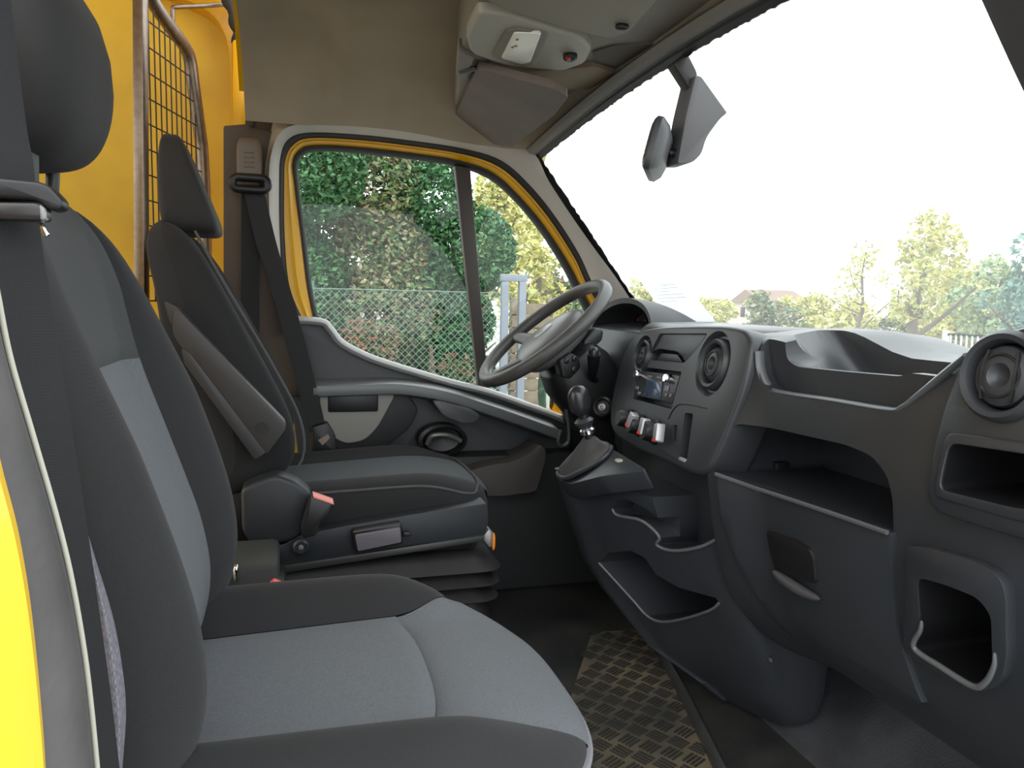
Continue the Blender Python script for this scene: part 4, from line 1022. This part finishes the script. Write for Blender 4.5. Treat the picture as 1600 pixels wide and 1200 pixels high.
def tub(name, outline, x0, x1, th, m, parent):
    """open-fronted bin: walls and back"""
    n = len(outline); c = sum((Vector(p) for p in outline), Vector())/n
    inn = [Vector(p) for p in outline]; out = [c+(p-c)*1.04 for p in inn]
    def ring(pts, x): return [Vector((x if x is not None else p.x, p.y, p.z)) for p in pts]
    rings = [ring(inn, None), [Vector((x1, c.y+(p.y-c.y)*.93, c.z+(p.z-c.z)*.93)) for p in inn], [Vector((x1, c.y, c.z)) for p in inn]]
    rings2 = [ring(out, None), [Vector((x1+th, p.y, p.z)) for p in out], [Vector((x1+th, c.y, c.z)) for p in out]]
    return loft(name, rings[::-1]+rings2, m, parent, caps=False)
tub('cubby_bin', roundpoly(cubo, .012), 0, .85, .004, M_PLB, cfr)
pk_o = [face(u, v, .014) for u, v in ((1414, 862), (1420, 853), (1450, 856), (1520, 876), (1551, 892), (1567, 912), (1572, 940), (1573, 1025), (1566, 1058), (1545, 1078), (1520, 1082), (1470, 1055), (1411, 1016), (1414, 950))]
pfr = curved_panel('pocket_frame', roundpoly(pk_o, .008), .014, .016, M_PLA, db_, bevel=.004)
boolean(pfr, [along_x(roundpoly(poco, .014), .6, .9)], bevel=.005, bseg=3)
tub('pocket_bin', roundpoly(poco, .014), 0, .89, .004, M_PLB, pfr)
pl_ = cr([face(u, v, .015) for u, v in ((1440, 970), (1438, 985), (1428, 1012), (1470, 1042), (1520, 1072), (1540, 1066), (1553, 1042), (1554, 1020))], 5)
tube('pocket_lip', pl_, [.0012+.0028*math.sin(PI*i/(len(pl_)-1))**.5 for i in range(len(pl_))], mat('ledge_highlight', (.1, .1, .11)), pfr, seg=8)
# round passenger vent
def vent(parent, c, n, R, m=M_PLG, up=(0, 0, 1), louvre=False):
    """ball vent: ring, socket, rotating disc with a raised hub and two louvres"""
    c = Vector(c); n = Vector(n).normalized()
    v = lathe('air_vent', c, n, [(R*.80, -.03), (R*.80, .002), (R*.86, .008), (R*.98, .010), (R*1.08, .004), (R*1.10, -.006), (R*1.10, -.03)], m, parent, seg=40, up=up)
    lathe('vent_socket', c, n, [(0, -.032), (R*.8, -.030), (R*.8, -.012), (R*.70, -.020), (0, -.024)], M_PLB, v, seg=32, up=up)
    lathe('vent_disc', c, n, [(R*.74, -.014), (R*.74, -.004), (R*.70, .002), (R*.52, .007), (R*.30, .008), (R*.17, .003), (R*.12, .0015), (0, .001)], m, v, seg=36, up=up)
    r_, u_, n_ = frame(n, up)
    tube('vent_ring', [c+(r_*math.cos(2*PI*k/32)+u_*math.sin(2*PI*k/32))*R*.50+n_*.0075 for k in range(32)], .0016, M_PLB, v, seg=6, closed=True)
    for s in ((-1, 1) if louvre else ()):
        pts = []
        for k in range(13):
            a = math.radians(-62+124*k/12); pts.append(c+r_*(s*R*.30+s*R*.12*math.cos(a))+u_*(R*.66*math.sin(a))+n_*(.0085-.003*abs(math.sin(a))))
        tube('vent_louvre', pts, .0022, M_PLB, v, seg=6)
    return v
vent(pod, face(1568, 588, .018), (-1, -.05, .12), .046, louvre=True)
# centre stack ------------------------------------------------------
SP = Vector((.727, 1.385, .68)); SN = Vector((-1, .05, .20)).normalized()
SR, SU, _ = frame(SN); SR = -SR if SR.y > 0 else SR
def stk(u, v, off=0): return at(u, v, pl=(SP+SN*off, SN))
prof2 = [(.80, .30), (.76, .50), (.755, .60), (.775, .74), (.80, .80), (.82, .812), (.95, .815), (1.08, .808), (1.15, .785), (1.16, .70), (1.16, .30)]
loft('centre_module', [[Vector((x, y, z)) for x, z in prof2] for y in (1.165, 1.40, 1.66)], M_PLA, db_, bevel=.008)
so_ = [(1004, 516), (1040, 510), (1110, 508), (1150, 511), (1166, 519), (1172, 540), (1163, 595), (1142, 655), (1118, 712), (1103, 737), (1080, 739), (1030, 717), (980, 694), (957, 674), (953, 645), (960, 600), (973, 556), (987, 530)]
fpts = cr([stk(u, v) for u, v in so_], 4, closed=True)
fascia = prism('stack_fascia', fpts, -SN*.075, M_PLG, db_, bevel=.008, bseg=3)
binp = [stk(u, v) for u, v in ((1031, 521), (1106, 521), (1096, 536), (1083, 552), (1069, 567), (1010, 562))]
rad_ = [stk(u, v) for u, v in ((996, 572), (1065, 581), (1049, 639), (989, 623))]
slot1 = [stk(u, v) for u, v in ((1070, 645), (1083, 646), (1073, 721), (1060, 719))]
slot2 = [stk(u, v) for u, v in ((1052, 664), (1058, 664), (1056, 689), (1050, 688))]
vr = stk(1113, 568); vl = stk(1003, 556)
def cutn(pts, d0, d1): return prism('cut', [p+SN*d0 for p in pts], SN*(d1-d0), None)
vdish = lambda c, R: lathe('cut', c+SN*-.012, SN, [(0, 0), (R, 0), (R*1.18, .014), (R*1.18, .06), (0, .06)], None, seg=40)
boolean(fascia, [cutn(roundpoly(binp, .008), .02, -.06), cutn(roundpoly(rad_, .004), .02, -.035), cutn(roundpoly(slot1, .006), .02, -.05), cutn(roundpoly(slot2, .003), .02, -.03), vdish(vr, .052), vdish(vl, .040)], bevel=.003)
vent(fascia, vr-SN*.006, SN, .044); vent(fascia, vl-SN*.006, SN, .034)
# bin with scooped lid
prism('bin_back', [p-SN*.056 for p in roundpoly(binp, .008)], -SN*.004, M_PLB, fascia)
lid = [stk(u, v, -.004) for u, v in ((1031, 522), (1105, 522), (1095, 537), (1082, 553), (1070, 565), (1066, 556), (1057, 549), (1030, 545), (1020, 549), (1012, 556), (1020, 540))]
prism('bin_lid', roundpoly(lid, .006), -SN*.006, M_PLG, fascia, bevel=.003)
prism('bin_tongue', roundpoly([stk(u, v, -.012) for u, v in ((1033, 552), (1058, 554), (1066, 566), (1026, 563))], .005), -SN*.01, M_PLA, fascia, bevel=.003)
# heater panel seam, slot trims
sm = cr([stk(u, v, .0005) for u, v in ((1044, 655), (1052, 640), (1062, 632), (1080, 633), (1104, 638))], 4)
tube('panel_seam', sm, .0012, M_PLB, fascia, seg=6)
for sl_, nm in ((slot1, 'card_slot'), (slot2, 'card_slot')): prism(nm, [p-SN*.028 for p in sl_], -SN*.004, M_PLB, fascia)
box('slot_foot', stk(1067, 718, .0), (.006, .022, .006), mat('pale_edge', (.3, .3, .3), .5), fascia, bevel=.001)
# radio: a unit of its own in the slot
rd = thing('car_radio', stk(1028, 630), 'slim car radio with blue grey screen in the centre stack', 'radio')
rf_ = [stk(u, v, -.004) for u, v in ((994, 578), (1062, 587), (1050, 630), (989, 617))]
rface = prism('radio_face', roundpoly(rf_, .003), -SN*.028, mat('radio_plastic', (.035, .035, .038), .35), rd, bevel=.002)
prism('screen', roundpoly([stk(u, v, -.0035) for u, v in ((1011, 594), (1036, 597), (1032, 622), (1007, 618))], .002), SN*.002, M_SCREEN, rd, bevel=.0008)
for k, (u, v) in enumerate(((1000, 586), (1047, 592))):
    lathe('volume_knob', stk(u, v, -.004), SN, [(.009, 0), (.009, .010), (.0075, .013), (0, .013)], M_CHR if k < 2 else M_PLB, rd, seg=20)
for (u, v, w_, h_) in ((996, 606, .016, .008), (1042, 607, .016, .012), (1041, 617, .007, .007), (1048, 618, .007, .007), (999, 614, .014, .006), (1016, 588, .02, .005), (1030, 590, .02, .005)):
    c = stk(u, v, -.003); loft('radio_button', [rrect(c, SR, SU, w_, h_, .0015), rrect(c+SN*.002, SR, SU, w_*.9, h_*.85, .0015)], mat('radio_button_grey', (.16, .16, .165), .4), rd)
# heater dials
hdg = 'heater dials'
for k, (u, v, r_) in enumerate(((985, 656, .020), (1003, 666, .021), (1026, 676, .022))):
    kb = lathe('heater_dial', stk(u, v, 0), SN, [(r_*1.15, -.004), (r_*1.15, .006), (r_*.95, .008), (r_*.9, .026), (r_*.8, .030), (0, .030)], M_PLB, fascia, seg=28)
    c = stk(u, v, .030); rr_, uu_, nn_ = frame(SN)
    a = math.radians((20, 0, -15)[k]); d1 = (SU*math.cos(a)+SR*math.sin(a)); d2 = SN.cross(d1)
    loft('dial_grip', [rrect(c-SN*.012, d2, d1, .020, r_*1.7, .004), rrect(c+SN*.004, d2, d1, .015, r_*1.6, .003)], mat('silver_plastic', (.42, .42, .43), .35, metal=.5), kb, bevel=.001)
    prism('dial_mark', [c+SN*.0045+d2*x-d1*(r_*.55+y) for x, y in ((-.006, 0), (.006, 0), (.006, .005), (-.006, .005))], SN*.001, M_RED, kb)
# side strip of the stack towards the passenger, below it the dark nook
box('nook_back', (.84, 1.40, .44), (.03, .50, .28), M_PLB, db_, bevel=.004)
# driver module --------------------------------------------------------
prof3 = [(.86, .40), (.80, .50), (.79, .60), (.80, .72), (.82, .785), (.86, .80), (.95, .812), (1.05, .805), (1.12, .785), (1.16, .70), (1.16, .40)]
loft('driver_module', [[Vector((x, y, z)) for x, z in prof3] for y in (1.655, 1.9, 2.19)], M_PLA, db_, bevel=.008)
# instrument hood
rings = []
for k in range(13):
    t = k/12; x = .815+.22*t; ry = .205*(1-.10*t*t); rz_ = .135*(1-.55*t**2); ring = []
    for q in range(25):
        a = PI*q/24; ring.append(Vector((x+.03*math.sin(a)*(1-t), 1.85+ry*math.cos(a), .735+rz_*abs(math.sin(a))**.7)))
    rings.append(ring)
inner = [[Vector((p.x+.002, 1.85+(p.y-1.85)*.93, .735+(p.z-.735)*.90)) for p in r] for r in rings[:9]]
loft('instrument_hood', inner[::-1]+rings, mat('hood_plastic', (.035, .036, .040), .5, bump=.12, bscale=500), db_, closed=False, caps=False, ang=50)
prism('instrument_panel', [Vector((.93, 1.85+.185*math.cos(PI*q/16), .735+.105*math.sin(PI*q/16))) for q in range(17)], (.01, 0, 0), M_PLB, db_)
for y in (1.77, 1.93):
    g = lathe('gauge', (.928, y, .785), (-1, 0, .1), [(0, 0), (.045, 0), (.048, .006), (.044, .007), (.042, .002), (0, .002)], M_PLB, db_, seg=28)
    box('needle', Vector((.924, y+.008, .795)), (.002, .004, .04), M_RED, g)
# under-dash knee panel on the driver side
prism('knee_panel', [Vector((.80, 1.66, .62)), Vector((.82, 1.66, .40)), Vector((.95, 1.66, .25)), Vector((1.1, 1.66, .25)), Vector((1.1, 1.66, .62))], (0, .52, 0), M_PLB, db_, bevel=.02)
# A4 sheet lying against the windscreen
sh = thing('paper_sheet', at(1085, 503, x=1.02), 'white printed paper sheet leaning against the windscreen', 'paper')
pa_ = [at(996, 433, x=1.06), at(1058, 427, x=1.0), at(1118, 503, x=.96), at(1046, 503, x=1.02)]
prism('sheet', pa_, (.002, 0, 0), M_WHITE, sh)
for k in range(7):
    t = .16+.07*k; l0 = pa_[0].lerp(pa_[3], t); r0 = pa_[1].lerp(pa_[2], t)
    a_, b_ = l0.lerp(r0, .15), l0.lerp(r0, .8 if k % 3 else .55)
    dn = (pa_[3]-pa_[0]).normalized()*.003
    prism('print_line', [a_+Vector((-.0012, 0, 0)), b_+Vector((-.0012, 0, 0)), b_+dn+Vector((-.0012, 0, 0)), a_+dn+Vector((-.0012, 0, 0))], (.0006, 0, 0), mat('faded_ink', (.72, .72, .80), .8), sh)
# ================================================================== CENTRE CONSOLE, GEAR LEVER, STEERING
cn = thing('centre_console', (.75, 1.42, 0), 'dark floor console with cup holder ledge and open pocket below the radio', 'console')
def cring(xr, yf, yn, z, dz, x1=1.0):
    """console section: rear face at xr, far side yf, near side yn; the rear edge is dz lower"""
    w_ = yf-yn; k = min(1, w_/.42)
    pts = [Vector((x1, yf, z)), Vector((x1, yn, z)), Vector((xr+.21*k, yn, z)), Vector((xr+.145*k, yn+.012, z)), Vector((xr+.085*k, yn+.36*w_, z)), Vector((xr+.028*k, yn+.74*w_, z)), Vector((xr, yf-.045, z)), Vector((xr+.04, yf, z))]
    out = cr(pts, 5, closed=True)
    return [Vector((min(p.x, x1), min(max(p.y, yn-.004), yf+.004), p.z)) for p in out]
secs = [(.02, .88, 1.40, 1.24), (.05, .842, 1.44, 1.215), (.10, .762, 1.53, 1.20), (.20, .690, 1.61, 1.19), (.27, .648, 1.625, 1.185), (.36, .616, 1.625, 1.18), (.44, .590, 1.62, 1.18), (.47, .578, 1.615, 1.18), (.485, .574, 1.61, 1.19)]
cbody = loft('console_body', [cring(xr, yf, yn, z, 0) for z, xr, yf, yn in secs], M_PLA, cn, ang=45)
bpy.context.view_layer.update()
def onbody(u, v, off=.0):
    """where the line of sight of a pixel meets the console"""
    d = ray(u, v).normalized(); o = CAMP+root_loc(cn)*0
    ok, p, n, _ = cbody.ray_cast(o, d)
    return p+n*off if ok else at(u, v, x=.72)
PKT = [(936, 879), (960, 905), (990, 938), (1012, 962), (1035, 971), (1070, 966), (1110, 953), (1124, 942), (1118, 934), (1060, 918), (1025, 898), (1008, 872), (985, 860), (950, 864)]
CUP = [(957, 795), (966, 805), (1000, 812), (1020, 826), (1031, 840), (1026, 850), (1040, 858), (1062, 860), (1095, 854), (1119, 843)]
pocket = [onbody(u, v) for u, v in PKT]
cupl = [onbody(u, v) for u, v in CUP]; plip = [onbody(u, v, .001) for u, v in PKT[:8]]; clip_ = [p+Vector((-.001, -.001, 0)) for p in cupl]
caps_ = [onbody(u, v, .001) for u, v in ((1138, 911), (1202, 1030))]
nookA = cupl[:5]+[onbody(u, v) for u, v in ((1032, 812), (1005, 792), (980, 781), (963, 780))]
nookB = cupl[4:]+[onbody(1119, 843)+Vector((0, -.05, .01)), onbody(1119, 843)+Vector((0, -.05, .16)), onbody(1030, 800)+Vector((0, 0.01, .14)), onbody(1026, 800), onbody(1030, 818)]
def cutx(pts, d): return prism('cut', [p+Vector((-.06, 0, 0)) for p in pts], (d, 0, 0), None)
for nm_, pts_, d_ in (('pocket', pocket, .26), ('A', nookA, .105), ('B', nookB, .30)):
    boolean(cbody, [cutx(pts_, d_)], bevel=.004 if nm_ == 'B' else 0, bseg=3)
m_lip = mat('ledge_highlight', (.1, .1, .11))  # same painted edge highlight on the console lips
tube('pocket_lip', cr(plip, 4), .003, m_lip, cn, seg=8)
tube('cup_lip', cr(clip_, 4), .0035, m_lip, cn, seg=8)
for p in caps_: superell('screw_cap', p, (.005, .009, .007), M_PLG, cn, .8, .8, nu=14, nv=8)
# sloping gear plinth on top
pl_t = [at(u, v, y=y) for u, v, y in ((870, 748, 1.59), (900, 708, 1.60), (925, 695, 1.58), (960, 703, 1.44), (1012, 735, 1.28), (940, 744, 1.36), (890, 757, 1.52))]
pv = roundpoly(pl_t, .015); n_ = len(pv); dn = Vector((.02, 0, -.035))
mesh('gear_plinth', pv+[p+dn for p in pv], [tuple(range(n_)), tuple(range(n_, 2*n_))[::-1]]+[(k, (k+1) % n_, n_+(k+1) % n_, n_+k) for k in range(n_)], M_PLA, cn, bevel=.005)
superell('button_cap', at(970, 720, y=1.385), (.012, .014, .004), mat('pale_button', (.35, .33, .26), .4), cn, .8, .9, nu=18, nv=10)
gl_ = thing('gear_lever', at(912, 730, y=1.5), 'black gear lever with ball knob and leather gaiter on the console', 'gear lever')
base_o = [at(u, v, y=y) for u, v, y in ((872, 744, 1.575), (880, 731, 1.59), (902, 708, 1.59), (924, 697, 1.575), (945, 699, 1.50), (955, 704, 1.455), (938, 722, 1.45), (905, 741, 1.49), (884, 750, 1.54))]
bc = cr(base_o, 4, closed=True); cc = sum(bc, Vector())/len(bc)
topc = at(919, 676, y=1.5)
rings = []
for k in range(9):
    t = k/8; f = (1-t)**1.5*.96+.04; fold = 1+.07*math.sin(t*PI*5)*(1-t)
    rings.append([(cc.lerp(topc, t**.8))+(p-cc)*max(f*fold, .10)+Vector((0, 0, .006)) for p in bc])
loft('gaiter', rings, M_FLAPM, gl_, ang=70)
tube('gaiter_rim', [p+Vector((0, 0, .004)) for p in bc], .006, M_PLG, gl_, closed=True)
sh0 = at(922, 684, y=1.5); sh1 = at(910, 640, y=1.5)
tube('lever_shaft', [sh0, sh1], .011, M_PLB, gl_, seg=14)
sd = (sh1-sh0).normalized()
lathe('lever_collar', at(918, 672, y=1.5), sd, [(.013, -.008), (.017, -.006), (.017, .002), (.013, .006)], M_CHR, gl_, seg=24)
lathe('lever_collar', at(913, 660, y=1.5), sd, [(.012, -.012), (.019, -.004), (.021, .004), (.014, .010)], M_PLG, gl_, seg=24)
superell('knob', at(905, 626, y=1.5), (.024, .024, .033), mat('gloss_knob', (.022, .022, .024), .25), gl_, .85, 1, nu=28, nv=20, rot=Matrix.Rotation(math.radians(-10), 3, 'Y'))
# ---------------------------------------------------- steering wheel and column
WC = Vector((.6225, 1.85, .779)); WA = Vector((-.262, 0, .313)).normalized()   # wheel centre; axis towards the driver
WX = Vector((.313, 0, .262)).normalized(); WY = Vector((0, 1, 0))
col_ = thing('steering_column', WC-WA*.30, 'black plastic steering column shroud with stalks and ignition lock', 'steering column')
rings = []
for h, ry, rx in ((-.055, .048, .05), (-.075, .075, .075), (-.12, .085, .09), (-.20, .08, .088), (-.28, .07, .08), (-.36, .06, .07)):
    c = WC+WA*h+Vector((.012, 0, -.01))
    rings.append([c+WY*(ry*math.copysign(abs(math.cos(a))**.6, math.cos(a)))+WX*(rx*math.copysign(abs(math.sin(a))**.6, math.sin(a))) for a in [2*PI*k/28 for k in range(28)]])
loft('column_shroud', rings, M_PLB, col_, ang=50, bevel=.003)
prism('shroud_top', roundpoly([at(u, v, y=1.80) for u, v in ((912, 534), (930, 512), (944, 516), (942, 532), (926, 545), (914, 546))], .008), (0, .10, 0), M_PLG, col_, bevel=.006)
ig = at(941, 636, y=1.74)
lk = lathe('ignition_lock', ig, (-.6, -.8, .15), [(.026, -.05), (.026, .0), (.022, .004), (.017, .001), (.016, -.006), (0, -.006)], M_PLB, col_, seg=28)
lathe('lock_barrel', ig, (-.6, -.8, .15), [(.009, -.006), (.009, .003), (.004, .004), (.003, .0), (0, .0)], mat('worn_steel_knob', (.3, .3, .3)), lk, seg=20)
# right hand stalk and audio remote
s0_, s1_ = at(926, 590, y=1.76), at(928, 552, y=1.70)
st_ = tube('wiper_stalk', cr([at(945, 600, y=1.80), s0_, at(927, 572, y=1.72), s1_], 5), [.008+.008*sstep(0, 1, i/15) for i in range(16)], M_PLB, col_, seg=14)
superell('stalk_tip', s1_+Vector((0, 0, .0)), (.012, .014, .015), mat('gloss_knob', (.02, .02, .02)), st_, .7, .8, nu=18, nv=12)
ar = [at(u, v, y=1.735) for u, v in ((874, 563), (893, 551), (906, 560), (908, 575), (892, 592), (880, 590))]
aro = prism('audio_remote', roundpoly(ar, .006), (0, .05, 0), M_PLB, col_, bevel=.005)
for (u, v) in ((885, 564), (897, 560), (896, 577)): superell('remote_button', at(u, v, y=1.735), (.006, .005, .007), mat('gloss_knob', (.02, .02, .02)), aro, .6, .6, nu=14, nv=8)
tube('lamp_stalk', cr([WC-WA*.11+WY*.06, WC-WA*.10+WY*.14, WC-WA*.085+WY*.19], 5), .008, M_PLB, col_, seg=12)
tube('column_shaft', [WC-WA*.34, Vector((.92, 1.85, .42))], .035, M_PLB, col_, seg=16)
# lower column loop trim seen left of the lever
tube('loop_trim', cr([at(u, v, y=1.80) for u, v in ((884, 640), (888, 665), (888, 690), (878, 697), (872, 690), (876, 672))], 5), .005, M_PLG, col_, seg=8)
sw = thing('steering_wheel', WC, 'dark grey three-spoke steering wheel with padded hub', 'steering wheel')
Rw = .188
m_rim = mat('wheel_rim_vinyl', (.075, .072, .070), .42, bump=.15, bscale=300, var=.2, vscale=25)
rim = [WC+(WX*math.cos(a)+WY*math.sin(a))*Rw for a in [2*PI*k/72 for k in range(72)]]
tube('rim', rim, .0165, m_rim, sw, seg=14, closed=True)
rings = []
for (rx, h) in ((.0, -.050), (.09, -.050), (.105, -.035), (.108, -.015), (.100, .0), (.080, .010), (.045, .016), (.0, .018)):
    ring = []
    for k in range(40):
        a = 2*PI*k/40; f = 1+.10*math.cos(2*a)+.06*math.cos(3*a)
        ring.append(WC+(WX*math.cos(a)*.92+WY*math.sin(a)*1.05)*max(rx, 1e-4)*f+WA*(h-.012))
    rings.append(ring)
hub = loft('hub_pad', rings, mat('hub_vinyl', (.13, .13, .13), .35, bump=.08), sw, ang=60)
lathe('hub_badge', WC+WA*.0045, WA, [(.028, -.004), (.028, .001), (.024, .003), (0, .003)], mat('badge_grey', (.28, .28, .28), .3), hub, seg=28)
for a in (math.radians(100), math.radians(-100), math.radians(180)):
    d = WX*math.cos(a)+WY*math.sin(a); q = WA.cross(d)
    rings = []
    for t, wd, th, h in ((.085, .045, .012, -.024), (.13, .034, .011, -.012), (.165, .03, .010, -.004), (.188, .034, .010, 0)):
        c = WC+d*t+WA*h; rings.append([c+q*math.cos(b)*wd*.5*1.2+WA*math.sin(b)*th for b in [2*PI*k/14 for k in range(14)]])
    loft('spoke', rings, MATS['wheel_rim_vinyl'], sw, ang=60)
# ================================================================== OVERHEAD CONSOLE, VISORS, MIRROR
oc = thing('overhead_console', (.48, YC, 1.40), 'beige plastic overhead console with lamp and shelf above the windscreen', 'overhead console')
OZ = 1.365
def oz(u, v, z=OZ): return at(u, v, z=z)
ob = [oz(742, -40), oz(745, 0), oz(720, 78), oz(690, 190), oz(712, 214), oz(770, 232), oz(838, 226), oz(880, 190), oz(960, 138), oz(1040, 80), oz(1110, 20), oz(1180, -50)]
ob = [Vector((p.x, min(p.y, 2.07), p.z)) for p in ob]
prism('console_body', roundpoly(ob, .02), (0, 0, .17), M_OVH, oc, bevel=.012, bseg=3)
# lamp panel: a raised plate with the lens, switch and red button
lp = [oz(u, v, OZ-.02) for u, v in ((748, 20), (800, 28), (910, 62), (925, 78), (915, 100), (880, 112), (790, 104), (735, 84), (728, 60))]
lpo = prism('lamp_panel', roundpoly(lp, .02), (0, 0, .03), mat('lamp_panel_plastic', (.33, .31, .26), .5, bump=.08), oc, bevel=.008, bseg=3)
bz = [oz(u, v, OZ-.026) for u, v in ((768, 90), (790, 50), (810, 46), (858, 56), (838, 102), (815, 106))]
prism('lamp_bezel', roundpoly(bz, .012), (0, 0, .01), M_OVH, lpo, bevel=.003)
ln = [oz(u, v, OZ-.029) for u, v in ((783, 92), (803, 52), (846, 54), (829, 98), (815, 101))]
prism('lamp_lens', roundpoly(ln, .008), (0, 0, .008), M_LENS, lpo, bevel=.003)
for k, (u, v) in enumerate(((808, 62), (806, 72), (801, 74))): superell('lens_mark', oz(u, v, OZ-.030), (.003, .004, .0015), mat('ochre_mark', (.25, .17, .06), .6), lpo, .9, .9, nu=10, nv=6)
superell('red_button', oz(891, 88, OZ-.024), (.014, .014, .010), M_PLB, lpo, .7, .9, nu=22, nv=12)
superell('button_light', oz(887, 92, OZ-.034), (.006, .007, .003), mat('dark_red', (.35, .02, .015), .35), lpo, .8, .9, nu=14, nv=8)
# tan bow under the shelf, dark plate painting in the shade of the shelf mouth
bow = [oz(u, v, OZ-.012) for u, v in ((760, 106), (820, 112), (890, 108), (930, 104), (975, 118), (985, 132), (950, 139), (900, 140), (830, 128))]
prism('shelf_bow', roundpoly(bow, .012), (0, 0, .03), M_OVT, oc, bevel=.006)
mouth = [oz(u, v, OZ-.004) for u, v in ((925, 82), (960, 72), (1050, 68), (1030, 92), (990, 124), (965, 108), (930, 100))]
prism('shelf_mouth_shade', roundpoly(mouth, .008), (0, 0, .02), mat('shelf_shadow_plastic', (.10, .085, .07), .7), oc, bevel=.003)
prism('clip_block', [oz(u, v, OZ-.01) for u, v in ((716, 80), (742, 92), (728, 128), (712, 118))], (0, 0, .03), mat('clip_plastic', (.20, .18, .15), .6), oc, bevel=.006)
sv = thing('sun_visor', oz(790, 170), 'brown grey driver sun visor folded under the overhead console', 'sun visor', 'sun visors')
v1_, v2_, v3_ = oz(704, 196, OZ-.016), oz(745, 107, OZ-.016), at(800, 230, y=2.05)
vn_ = (v2_-v1_).cross(v3_-v1_).normalized()
vz = [at(u, v, pl=(v1_, vn_)) for u, v in ((704, 196), (745, 107), (800, 122), (868, 140), (888, 152), (866, 180), (800, 230), (760, 224))]
prism('visor_pad', roundpoly(vz, .012), (0, 0, .018), M_VIS, sv, bevel=.006, bseg=3)
superell('visor_clip', oz(860, 170, OZ-.022), (.012, .008, .006), M_PLB, sv, .7, .7, nu=14, nv=8)
tube('visor_rod', [oz(720, 112, OZ-.01), oz(746, 106, OZ-.012)], .006, M_PLG, sv)
sv2 = thing('sun_visor', oz(940, 20), 'beige passenger sun visor folded up at the top edge', 'sun visor', 'sun visors')
vz = [oz(u, v, OZ-.022) for u, v in ((770, -60), (756, 0), (800, 20), (880, 45), (955, 62), (985, 50), (1024, 6), (1060, -50))]
prism('visor_pad', roundpoly(vz, .015), (0, 0, .02), mat('passenger_visor_vinyl', (.24, .215, .17), .65, bump=.15, bscale=300), sv2, bevel=.006, bseg=3)
superell('visor_clip', oz(972, 42, OZ-.026), (.012, .009, .006), M_PLB, sv2, .7, .7, nu=14, nv=8)
# rear view mirror
rm = thing('rear_view_mirror', at(1090, 130, y=1.40), 'black rear view mirror on a wedge-shaped bracket at the windscreen', 'mirror')
YM = 1.36
prism('mount_arm', roundpoly([at(u, v, y=YM) for u, v in ((1052, 98), (1075, 82), (1090, 112), (1092, 135), (1080, 142))], .006), (0, .03, 0), mat('mirror_arm_plastic', (.03, .024, .024), .5), rm, bevel=.004)
br = prism('bracket', roundpoly([at(u, v, y=YM-.012) for u, v in ((1087, 117), (1096, 119), (1137, 176), (1126, 185), (1104, 215), (1097, 240), (1082, 255), (1059, 255), (1072, 180))], [.004, .004, .004, .01, .02, .01, .012, .004, .01]), (0, .055, 0), mat('mirror_bracket_plastic', (.13, .125, .13), .5, bump=.1), rm, bevel=.005)
jb = at(1057, 240, y=YM+.01)
superell('ball_joint', jb, (.010, .010, .010), M_PLB, rm, 1, 1, nu=16, nv=10)
tube('joint_neck', [at(1045, 240, y=YM+.01), at(1064, 240, y=YM+.01)], .006, M_PLB, rm)
mc2 = at(1029, 236, y=YM+.02); vd = ray(1029, 236); vd.z = 0; vd.normalize(); vd = (vd+Vector((.06, -.02, 0))).normalized()
nn_ = Vector((-vd.y, vd.x, .25)).normalized(); uu_ = vd.cross(nn_)
uu_ = uu_ if uu_.z > 0 else -uu_
rings = []
for h, wv, hv in ((.015, .17, .088), (.010, .182, .098), (.0, .182, .098), (-.013, .15, .080), (-.021, .08, .05)):
    rings.append(rrect(mc2+nn_*h, vd, uu_, wv, hv, .022, 6))
hs2 = loft('mirror_housing', rings, mat('mirror_shell_plastic', (.06, .06, .065), .4, bump=.05), rm, bevel=.002, ang=45)
loft('mirror_face', [rrect(mc2+nn_*.0155, vd, uu_, .16, .078, .018), rrect(mc2+nn_*.017, vd, uu_, .158, .076, .018)], mat('mirror_glass', (.7, .7, .7), .05, metal=1), rm)
# ---- end
